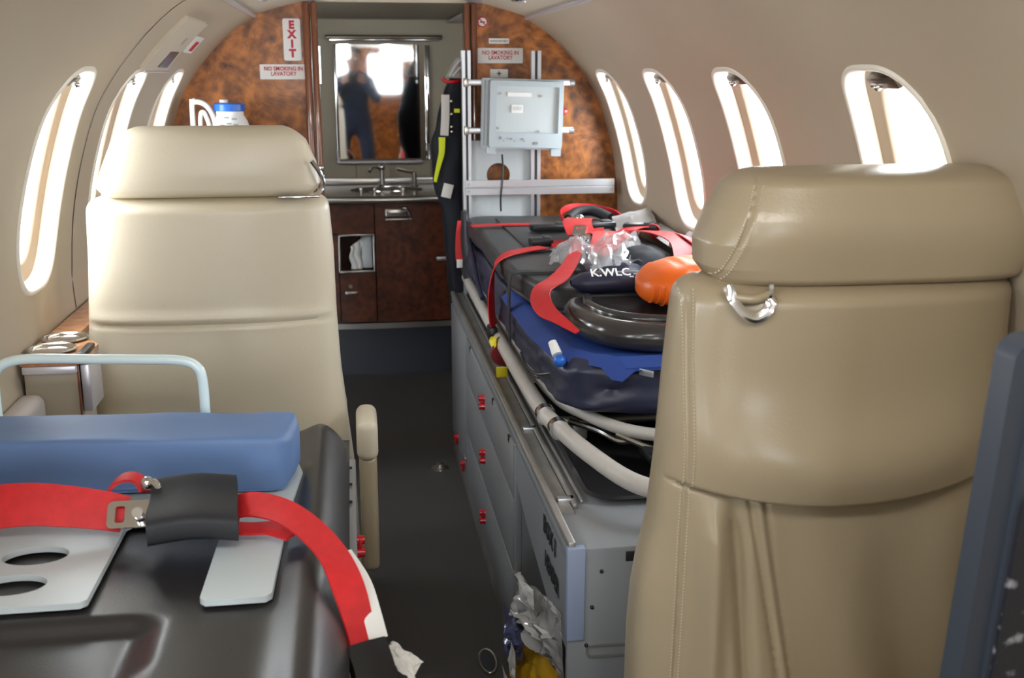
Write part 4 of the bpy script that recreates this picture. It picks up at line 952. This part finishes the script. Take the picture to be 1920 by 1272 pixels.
# ------------------------------------------------------------------ hanging jacket and bag by the doorway
t = thing('hanging_jacket', (.31, 3.50, .78), 'dark navy jacket with neon yellow stripe hanging in the lavatory doorway', 'jacket')
jz = [.42, .60, .80, .86, .95, 1.02, 1.06, 1.12, 1.18, 1.215]
jl = [.312, .300, .285, .262, .254, .252, .272, .284, .300, .318]
jr = [.365, .368, .37, .37, .37, .37, .37, .37, .368, .352]
def jack(u, v):
    z = .42+.795*v; a = 2*math.pi*u; l = float(np.interp(z, jz, jl)); r = float(np.interp(z, jz, jr)); c = math.cos(a); q = math.sin(a)
    return ((l+r)/2+(r-l)/2*math.copysign(abs(c)**.8, c)+.004*nz(u*7, z*14, 0, 1), 3.515+.045*math.copysign(abs(q)**.8, q)+.010*nz(u*6, z*9, 3, 1), z)
g = G(); g.sharp = 80; g.grid(jack, 36, 60, closed_u=True); g.make('body', 'navyd', t)
g = G(); g.ribbon([(.286, 3.462, 1.032), (.284, 3.460, .985), (.277, 3.462, .955), (.268, 3.464, .920), (.262, 3.466, .890)], X_, lambda q: .022-.012*q, .003); g.make('neon_stripe', 'neon', t)
g = G(); g.box((.335, 3.462, 1.115), (.018, .004, .012)); g.make('neon_stripe', 'neon', t)
g = G(); g.ribbon([(.298, 3.458, 1.165), (.297, 3.455, 1.10), (.293, 3.455, 1.038)], X_, .026, .003); g.make('badge_card', 'paper', t)
g = G()
for zz in (1.145, 1.105, 1.065, 1.05): g.sphere((.317, 3.455, zz), .005)
g.make('chain_tag', 'chrome', t)
g = G(); g.tube([(.290, 3.462, 1.216), (.305, 3.458, 1.205), (.330, 3.458, 1.206), (.345, 3.465, 1.210)], .006, 10); g.make('collar', 'redp', t)
g = G(); g.box((.300, 3.455, .862), (.032, .005, .045), .001, Matrix.Rotation(.25, 3, 'Y')); g.make('white_label', 'white', t)
t = thing('mesh_bag', (.345, 3.47, 1.21), 'grey mesh bag hanging above the navy jacket', 'bag')
g = G(); g.grid(lambda u, v: (.345+(.024*(1-v)+.012)*math.cos(2*math.pi*u)-.012*(1-v), 3.48+(.03)*math.sin(2*math.pi*u), 1.218+.060*v+.003*nz(u*8, v*6, 1, 1)), 20, 12, closed_u=True); g.make('body', 'greypaper', t)
g = G(); g.tube([(.312, 3.448, 1.222), (.328, 3.446, 1.250), (.348, 3.446, 1.272)], .002, 6); g.tube([(.322, 3.448, 1.222), (.338, 3.446, 1.240), (.356, 3.446, 1.258)], .002, 6); g.make('cord', 'white', t)
t = thing('black_carry_bag', (.335, 3.36, .58), 'black padded bag hanging off the far end of the stretcher', 'bag')
g = G(); g.sharp = 70
def bb_(u, v):
    z = .565+.25*v; a = 2*math.pi*u; s_ = math.sin(math.pi*(.08+.84*v))**.5
    return (.338+.022*v*0+(.024+.006*math.sin(5*v))*s_*math.cos(a)+.022*(1-v)*.8, 3.30+.05*s_*math.sin(a)-.05*(1-v), z+.004*nz(u*5, v*6, 2, 1))
g.grid(bb_, 28, 26, closed_u=True); g.bm.verts.ensure_lookup_table(); vv = list(g.bm.verts); g.bm.faces.new(vv[:28]); g.bm.faces.new(vv[-28:]); g.make('body', 'pad', t)
g = G(); g.ribbon([(.318, 3.25, .792), (.312, 3.235, .75), (.311, 3.225, .705), (.314, 3.22, .672)], X_, lambda q: .010+.012*q, .002); rs = g.make('hanging_strap', 'red', label='short red strap with white end hanging beside the black bag', cat='strap')
g = G(); g.box((.314, 3.219, .664), (.018, .003, .026), .001); g.make('white_end', 'white', rs)
g = G(); g.tube([(.345, 3.24, .79), (.340, 3.20, .75), (.338, 3.05, .70), (.336, 2.92, .655), (.34, 2.85, .63)], .007, 8); g.make('navy_piping', 'navy', label='thin navy cord along the aisle edge of the far mattress', cat='cord')

# ------------------------------------------------------------------ bags in the open bay
def baggy(name, A, B, C, D, label, m, cat, amp, fr, seed, n=36, bulge=.02):
    A, B, C, D = [Vector(p) for p in (A, B, C, D)]
    def fn(u, v):
        p = A.lerp(B, u).lerp(D.lerp(C, u), v); e = min(1, 5*min(u, 1-u, v, 1-v))
        f = abs(nz(u*fr+seed, v*fr, seed, 1))+.5*abs(nz(u*fr*2.1, v*fr*2.1+seed, 3, 1))
        p.x -= e*(bulge*math.sin(math.pi*u)*math.sin(math.pi*v)+amp*(f-.3))
        p.y += amp*.8*nz(u*fr*.7, v*fr*.7, seed+5, 1)*(.4+e); p.z += amp*.8*nz(u*fr*.7, v*fr*.7, seed+9, 1)*(.4+e); return p
    g = G(); g.sharp = 30; g.grid(fn, n, n); return g.make(name, m, label=label, cat=cat)
baggy('clear_bag', (.304, 2.02, .23), (.300, 1.50, .405), (.304, 1.49, .27), (.306, 2.0, .14), 'large clear plastic bag filling the open cabinet bay', 'milk', 'bag', .035, 6, 11)
baggy('white_label', (.278, 1.80, .320), (.276, 1.62, .385), (.276, 1.61, .350), (.278, 1.78, .285), 'bright white label inside the top of the clear bag', 'white', 'label', .008, 3, 2, 12, .004)
baggy('printed_wrapper', (.276, 1.99, .175), (.274, 1.70, .255), (.274, 1.72, .20), (.276, 1.87, .085), 'blue printed plastic wrapper in the open cabinet bay', 'bluef', 'wrapper', .02, 5, 13, 24, .01)
baggy('yellow_bag', (.297, 1.99, .12), (.297, 1.50, .30), (.297, 1.48, .01), (.297, 2.0, .005), 'bright yellow plastic bag at bottom of the open cabinet bay', 'yellow', 'bag', .032, 5, 15, 36, .026)
baggy('white_bag', (.268, 1.95, .05), (.266, 1.68, .11), (.266, 1.60, .02), (.268, 1.88, .005), 'crumpled white plastic bag in front of the yellow bag', 'paper', 'bag', .025, 5, 17, 26)
baggy('white_wrapper', (.264, 1.80, .19), (.262, 1.73, .205), (.262, 1.72, .13), (.264, 1.78, .115), 'small white wrapper patch lying on the yellow bag', 'paper', 'wrapper', .010, 4, 19, 14, .006)

# ------------------------------------------------------------------ floor fittings
t = thing('floor_ring', (.25, 2.045, 0), 'oval chrome ring fitting set in the floor beside open cabinet bay', 'floor fitting')
g = G(); g.tube([(.25+.018*math.cos(a), 2.045+.048*math.sin(a), .003) for a in [kk*math.pi/16 for kk in range(32)]], .0028, 8, closed=True, smooth=0); g.make('ring', 'steel', t)
g = G(); g.plate(circ(.25, 2.045, .016, .045, 28), [], .002, lambda u, v, w: (u, v, w)); g.make('plate', 'kick', t)
t = thing('floor_stud', (.243, 3.22, 0), 'small round steel stud on the dark floor by the far drawers', 'floor fitting')
g = G(); g.lathe([(.028, 0), (.027, .004), (.016, .006), (.013, .016), (.006, .019), (0, .019)], (.243, 3.22, 0)); g.make('stud', 'steel', t)

# ------------------------------------------------------------------ left foreground stretcher unit
t = thing('near_base_cabinet', (-.26, 1.2, 0), 'grey metal cabinet under the near left stretcher', 'cabinet')
g = G(); g.bb(-.50, -.030, .50, 1.88, .02, .515); g.make('body', 'grey', t)
g = G(); g.bb(-.030, -.016, .52, 1.88, .05, .50, .002); dd = g.make('drawer', 'grey', t)
g = G(); g.bb(-.50, -.028, .50, 1.89, .515, .530, .002); g.make('top_panel', 'grey', t)
g = G(); g.bb(-.034, -.014, .50, 1.892, .500, .536, .003); tr_ = g.make('top_rail', 'alu', t)
for y in (1.84, 1.76, 1.68):
    g = G(); g.cyl((-.024, y, .536), (-.024, y, .5385), .004, seg=10); g.make('rivet', 'black', tr_)
latch(-.016, 1.62, .485, dd, True, 1)
g = G(); g.bb(-.48, -.04, .52, 1.86, .0, .02); g.make('plinth', 'alud', t)
path = [(-.545, .45), (-.30, .44), (-.06, .45), (-.032, .60), (-.032, 1.2), (-.032, 1.60), (-.045, 1.78), (-.10, 1.84), (-.30, 1.855), (-.46, 1.85), (-.50, 1.6), (-.52, 1.2)]
g = soft_slab([(max(x, -.49), y) for x, y in path], .532, .590, .015, wr=.003, ws=8); g.make('near_mattress', 'navy', label='navy mattress edge under the dark moulded tray, near left', cat='mattress')
# moulded tray
def trayz(x, y):
    e = -.025; w = 0
    xr = e-x; d = max(0, xr)
    z = .628
    z += .016*math.exp(-((x+.070)/.030)**2)*(1 if y < 1.9 else 0)
    z += .006*math.exp(-((x+.25)/.16)**2)*0
    # head recess
    inr = max(0, min(1, (-.245-x)/.05+.5))*max(0, min(1, (1.150-y)/.03+.5))*max(0, min(1, (y-1.03)/.05+.5)); inr = inr*inr*(3-2*inr); z -= .016*inr
    return z
def trayf(u, v):
    n = 1
    # u across (left..right incl. side drop), v along
    y = .50+1.335*v
    ye = 1
    if v > .93: pass
    xs = -.54+.517*min(1, u/.86); x = xs
    z = trayz(x, y)
    rr = .055; dxr = (-.023)-x; dyr = 1.835-y
    cxn = max(0, rr-dxr); cyn = max(0, rr+.03-dyr)*rr/(rr+.03)
    dd_ = min(1, math.hypot(cxn, cyn)/rr); z -= (1-math.sqrt(max(0, 1-dd_**2.2)))*.040
    if u > .86: z -= (u-.86)/.14*.028
    return (x, y, max(z, .592))
g = G(); g.sharp = 60; g.grid(trayf, 150, 220); g.make('moulded_tray', 'tray', label='dark glossy moulded plastic tray on the near left stretcher', cat='tray')
# head board
HB = .6405
outer = [(-.565, 1.175), (-.328, 1.175), (-.321, 1.182), (-.318, 1.39), (-.312, 1.40), (-.195, 1.40), (-.188, 1.39), (-.193, 1.168), (-.186, 1.160), (-.118, 1.160), (-.111, 1.168), (-.104, 1.42), (-.092, 1.56), (-.100, 1.60), (-.565, 1.64)]
g = G(); g.sharp = 50; g.plate(outer, [circ(-.412, 1.312, .040, .027, 32), circ(-.418, 1.232, .040, .027, 32)], .008, lambda u, v, w: (u, v, HB-.008+w))
hb = g.make('head_board', 'whitep', label='pale grey plastic head board with oval holes under the blue cushion', cat='board')
# blue cushion
t = thing('blue_cushion', (-.34, 1.56, .641), 'long blue vinyl head cushion on the pale head board', 'cushion')
Rc = Matrix.Rotation(math.radians(-5.5), 4, 'Z')
def bc(u, v):
    a = 2*math.pi*u; c, q = math.cos(a), math.sin(a); s_ = 1-.0; X = -.30+.555*v
    e = .20; w = 1.0
    edge = min(v, 1-v)*.555
    if edge < .02: w = .55+.45*math.sqrt(max(0, 1-(1-edge/.02)**2))
    yy = .066*math.copysign(abs(c)**e, c)*w; zz = .0415*math.copysign(abs(q)**e, q)*(w*.7+.3)
    zz += .002*nz(X*9, u*6, 0, 1); yy += .0025*nz(X*7, u*5, 4, 1)
    p = Rc @ Vector((X, yy, 0)); return (p.x-.352, p.y+1.565, .6845+zz)
g = G(); g.sharp = 60; g.grid(bc, 56, 60, closed_u=True); g.bm.verts.ensure_lookup_table(); vv = list(g.bm.verts); g.bm.faces.new(vv[:56]); g.bm.faces.new(vv[-56:]); g.make('body', 'bluecush', t)
for q in (.125,):
    g = G(); P = [Vector(bc(.5+.125 if False else .625, vv_/30*.96+.02)) for vv_ in range(31)]; g.tube(P, .0022, 6, smooth=0); g.make('top_seam', 'bluecush', t)
# white enamel hoop behind the cushion
t = thing('tubular_hoop', (-.39, 1.66, .60), 'pale blue white tubular hoop standing behind the blue cushion', 'hoop')
g = G(); g.tube([(-.558, 1.675, .60), (-.558, 1.675, .70), (-.557, 1.675, .765), (-.550, 1.674, .790), (-.525, 1.672, .803), (-.48, 1.670, .805), (-.40, 1.663, .803), (-.32, 1.657, .801), (-.275, 1.652, .799), (-.252, 1.650, .790), (-.243, 1.649, .768), (-.242, 1.648, .70), (-.242, 1.648, .60)], .0078, 16); g.make('hoop', 'tubew', t)
# strap, buckle and pad across the head board
t = thing('head_strap', (-.3, 1.35, .645), 'red strap with steel buckle lying left of the dark pad on the head board', 'strap')
wdl = V(0, .62, .78)
g = G(); g.ribbon([(-.60, 1.375, .665), (-.52, 1.370, .680), (-.44, 1.365, .689), (-.38, 1.362, .684), (-.335, 1.360, .676), (-.310, 1.358, .670)], wdl, lambda q: .064-.016*q, .003); g.make('webbing', 'red', t)
g = G(); g.ribbon([(-.345, 1.395, .672), (-.335, 1.402, .692), (-.318, 1.405, .704), (-.300, 1.402, .702), (-.288, 1.39, .688)], V(.1, 1, .15), .022, .004); g.make('webbing', 'red', t)
g = G(); g.plate(rrect(-.030, .030, -.018, .018, .007), [rrect(-.020, -.008, -.011, .011, .003)], .006, lambda u, v, w: (-.300+u, 1.345+v*.7+w, .676+v*.75-w*.6)); g.make('buckle', 'chrome', t)
g = G(); g.cyl((-.289, 1.338, .678), (-.289, 1.330, .684), .007); g.tube([(-.290, 1.385, .700), (-.276, 1.378, .706), (-.266, 1.370, .694), (-.272, 1.362, .682)], .005, 8); g.sphere((-.284, 1.383, .703), .009); g.make('buckle_tongue', 'chrome', t)
t = thing('strap_pad', (-.22, 1.33, .645), 'dark webbing sleeve pad wrapped round the red strap near blue cushion', 'pad')
g = G(); g.sharp = 60
def padf(u, v):
    a = 2*math.pi*u; c, q = math.cos(a), math.sin(a); X = -.275+.112*v
    Yq = .058*math.copysign(abs(c)**.5, c); Zq = .020*math.copysign(abs(q)**.5, q)
    return (X+.004*math.sin(6*v)-.006*c, 1.335+Yq, .672+Zq+.022*max(0, c)+.006*math.sin(math.pi*v))
g.grid(padf, 40, 16, closed_u=True); g.bm.verts.ensure_lookup_table(); vv = list(g.bm.verts); g.bm.faces.new(vv[:40]); g.bm.faces.new(vv[-40:]); g.make('sleeve', 'blackweb', t)
t = thing('side_strap', (-.08, 1.27, .64), 'red strap running from the dark pad over the tray edge to the aisle', 'strap')
g = G(); g.ribbon([(-.175, 1.352, .672), (-.150, 1.345, .680), (-.115, 1.325, .680), (-.085, 1.295, .675), (-.058, 1.255, .667), (-.036, 1.21, .656), (-.022, 1.17, .637), (-.012, 1.14, .610), (-.005, 1.12, .585)],
    [V(0, 1, .55), V(.1, 1, .5), V(.3, 1, .4), V(.5, 1, .25), V(.8, .9, .1), V(.9, .75, 0), V(.8, .75, .2), V(.6, .7, .1), V(.6, .7, .1)], .040, .003); g.make('webbing', 'red', t)
g = G(); g.ribbon([(-.178, 1.330, .655), (-.150, 1.325, .654), (-.120, 1.318, .656), (-.09, 1.290, .658)], V(.1, 1, .1), .030, .003); g.make('under_layer', 'red', t)
g = G(); g.ribbon([(-.030, 1.235, .655), (-.008, 1.19, .636), (.003, 1.155, .612), (.010, 1.135, .590)], V(.7, .6, 0), .026, .002); g.make('white_edge', 'white', t)
g = G(); g.ribbon([(-.007, 1.125, .590), (.002, 1.105, .570), (.004, 1.085, .552), (-.004, 1.07, .545)], V(.7, .65, .1), .052, .012); g.make('end_fitting', 'black', t)
g = G(); g.ribbon([(.008, 1.09, .560), (.013, 1.075, .545), (.012, 1.06, .530)], V(.7, .6, 0), .016, .003); g.make('red_tail', 'redp', t)
film('white_tissue', 0, [(.010, 1.150, .566), (.030, 1.160, .566), (.062, 1.150, .545), (.048, 1.120, .530)], .004, 'crumpled white tissue sticking out into the aisle below the red strap', m='paper', cat='tissue', seed=31, amp=.010, n=14)
film('white_yellow_packet', 0, [(-.022, 1.12, .560), (.006, 1.12, .560), (.006, 1.06, .530), (-.022, 1.06, .530)], .01, 'white packet with yellow print below the black strap end', m='paper', cat='packet', seed=33, amp=.012, n=14)
g = G(); g.tube([(.014, 1.12, .545), (.016, 1.11, .50), (.016, 1.10, .42)], .002, 6); g.make('thin_cord', 'alud', label='thin pale cord hanging beside the white tissue', cat='cord')

# ------------------------------------------------------------------ dark board at the right edge
t = thing('folded_carry_board', (.60, .80, .55), 'scuffed black board with blue grey edge leaning at far right edge', 'board')
def lean(u, w, d):        # u across (to the right), w height along the board, d depth
    z = .40+w; x = .531+(z-.696)*.060+u; return (x, .80+d, z)
def bpl(u0, u1, w0, w1, d0, d1, m, name, r=.01, label=None):
    g = G(); g.plate(rrect(u0, u1, w0, w1, r), [], d1-d0, lambda u, v, w: lean(u, v, d0+w)); return g.make(name, m, t, label=label)
bpl(.0, .30, .0, .612, .0, .03, 'slate', 'edge_frame', .02)
bpl(.020, .30, .0, .585, -.006, .004, 'slate', 'inner_lip', .012)
bpl(.024, .29, .02, .475, -.012, .0, 'scuff', 'scuffed_panel', .012)

# ------------------------------------------------------------------ the photographer, seen only in the lavatory mirror
t = thing('person', (0, -.42, 0), 'person in dark navy clothes holding a camera, reflected in lavatory mirror', 'person')
def skinned(name, joints, edges, m, parent, root=0, sub=2):
    me = bpy.data.meshes.new(name); off = BASE[parent]
    me.from_pydata([Vector(j[0])-off for j in joints], edges, []); o = bpy.data.objects.new(name, me); COL.objects.link(o)
    md = o.modifiers.new('skin', 'SKIN'); md.use_smooth_shade = True
    lay = me.skin_vertices[0].data if me.skin_vertices else None
    if lay is None:
        bm = bmesh.new(); bm.from_mesh(me); bm.verts.layers.skin.verify(); bm.to_mesh(me); bm.free(); lay = me.skin_vertices[0].data
    for i, j in enumerate(joints): lay[i].radius = (j[1], j[2] if len(j) > 2 else j[1]); lay[i].use_root = (i == root)
    sb = o.modifiers.new('sub', 'SUBSURF'); sb.levels = sub; sb.render_levels = sub
    dg = bpy.context.evaluated_depsgraph_get(); dg.update()
    m2 = bpy.data.meshes.new_from_object(o.evaluated_get(dg)); bpy.data.objects.remove(o)
    m2.name = name; m2.materials.clear(); m2.materials.append(MT[m])
    o = bpy.data.objects.new(name, m2); COL.objects.link(o); o.parent = parent; return o
PX, PY = 0.03, -.16
J = [((PX, PY-.34, .80), .15, .11), ((PX, PY-.28, .95), .135, .10), ((PX, PY-.21, 1.08), .155, .105), ((PX, PY-.15, 1.17), .12, .09), ((PX, PY-.10, 1.245), .055)]
E_ = [(0, 1), (1, 2), (2, 3), (3, 4)]
for sx in (-1, 1):
    n0 = len(J)
    J += [((PX+sx*.15, PY-.16, 1.165), .062), ((PX+sx*.215, PY-.10, .99), .048), ((PX+sx*.095, PY+.055, 1.145), .032)]
    E_ += [(3, n0), (n0, n0+1), (n0+1, n0+2)]
    n0 = len(J)
    J += [((PX+sx*.10, PY-.33, .72), .085), ((PX+sx*.12, PY-.20, .44), .062), ((PX+sx*.12, PY-.36, .10), .045), ((PX+sx*.12, PY-.25, .045), .038)]
    E_ += [(0, n0), (n0, n0+1), (n0+1, n0+2), (n0+2, n0+3)]
skinned('body', J, E_, 'uniform', t)
for sx in (-1, 1):
    w = (PX+sx*.092, PY+.060, 1.15); H = [(w, .026), ((PX+sx*.082, PY+.085, 1.185), .030, .016)]; Eh = [(0, 1)]
    for q in range(4):
        n0 = len(H); zq = 1.215-.017*q
        H += [((PX+sx*.078, PY+.098, zq), .009), ((PX+sx*(.060-.003*q), PY+.126, zq+.004), .008), ((PX+sx*(.044-.003*q), PY+.124, zq+.004), .007)]
        Eh += [(1, n0), (n0, n0+1), (n0+1, n0+2)]
    n0 = len(H); H += [((PX+sx*.066, PY+.070, 1.192), .010), ((PX+sx*.050, PY+.066, 1.205), .009)]; Eh += [(1, n0), (n0, n0+1)]
    skinned('hand', H, Eh, 'skin', t, sub=1)
g = G(); g.sharp = 80
def headf(u, v):
    a = 2*math.pi*u; th = math.pi*v; r = math.sin(th); x = .072*r*math.sin(a); y = .092*r*math.cos(a); z = .112*math.cos(th)
    if z < -.02: y += .010*(1 if math.cos(a) > 0 else -1)*0; x *= 1-.30*min(1, (-.02-z)/.09)
    if math.cos(a) > .9 and -.035 < z < .015: y += .016*(1-abs(z+.02)/.03)*(math.cos(a)-.9)/.1 if abs(z+.02) < .03 else 0
    if math.cos(a) > .55 and .005 < z < .03: y -= .004
    return (PX+x, PY-.035+y, 1.345+z)
g.grid(headf, 40, 28, closed_u=True); g.make('head', 'skin', t)
g = G(); g.grid(lambda u, v: (PX+.078*math.sin(math.pi*.62*v)*math.sin(2*math.pi*u), PY-.042+.098*math.sin(math.pi*.62*v)*math.cos(2*math.pi*u)-.012, 1.352+.112*math.cos(math.pi*(.62 if math.cos(2*math.pi*u) < .3 else .36)*v)), 36, 16, closed_u=True); g.make('hair', 'hair', t)
for sx in (-1, 1):
    g = G(); g.sphere((PX+sx*.028, PY+.044, 1.355), .011); g.make('eye', 'white', t)
    g = G(); g.sphere((PX+sx*.073, PY-.035, 1.34), .018, (.4, .8, 1.3)); g.make('ear', 'skin', t)
g = G(); g.box((PX, PY+.047, 1.292), (.045, .008, .010), .003); g.make('mouth', 'redt', t)
t = thing('photo_camera', (PX, PY+.10, 1.17), 'small black photo camera held by the person reflected in mirror', 'camera')
g = G(); g.box((PX, PY+.100, 1.205), (.110, .036, .072), .010); g.make('camera_body', 'black', t)
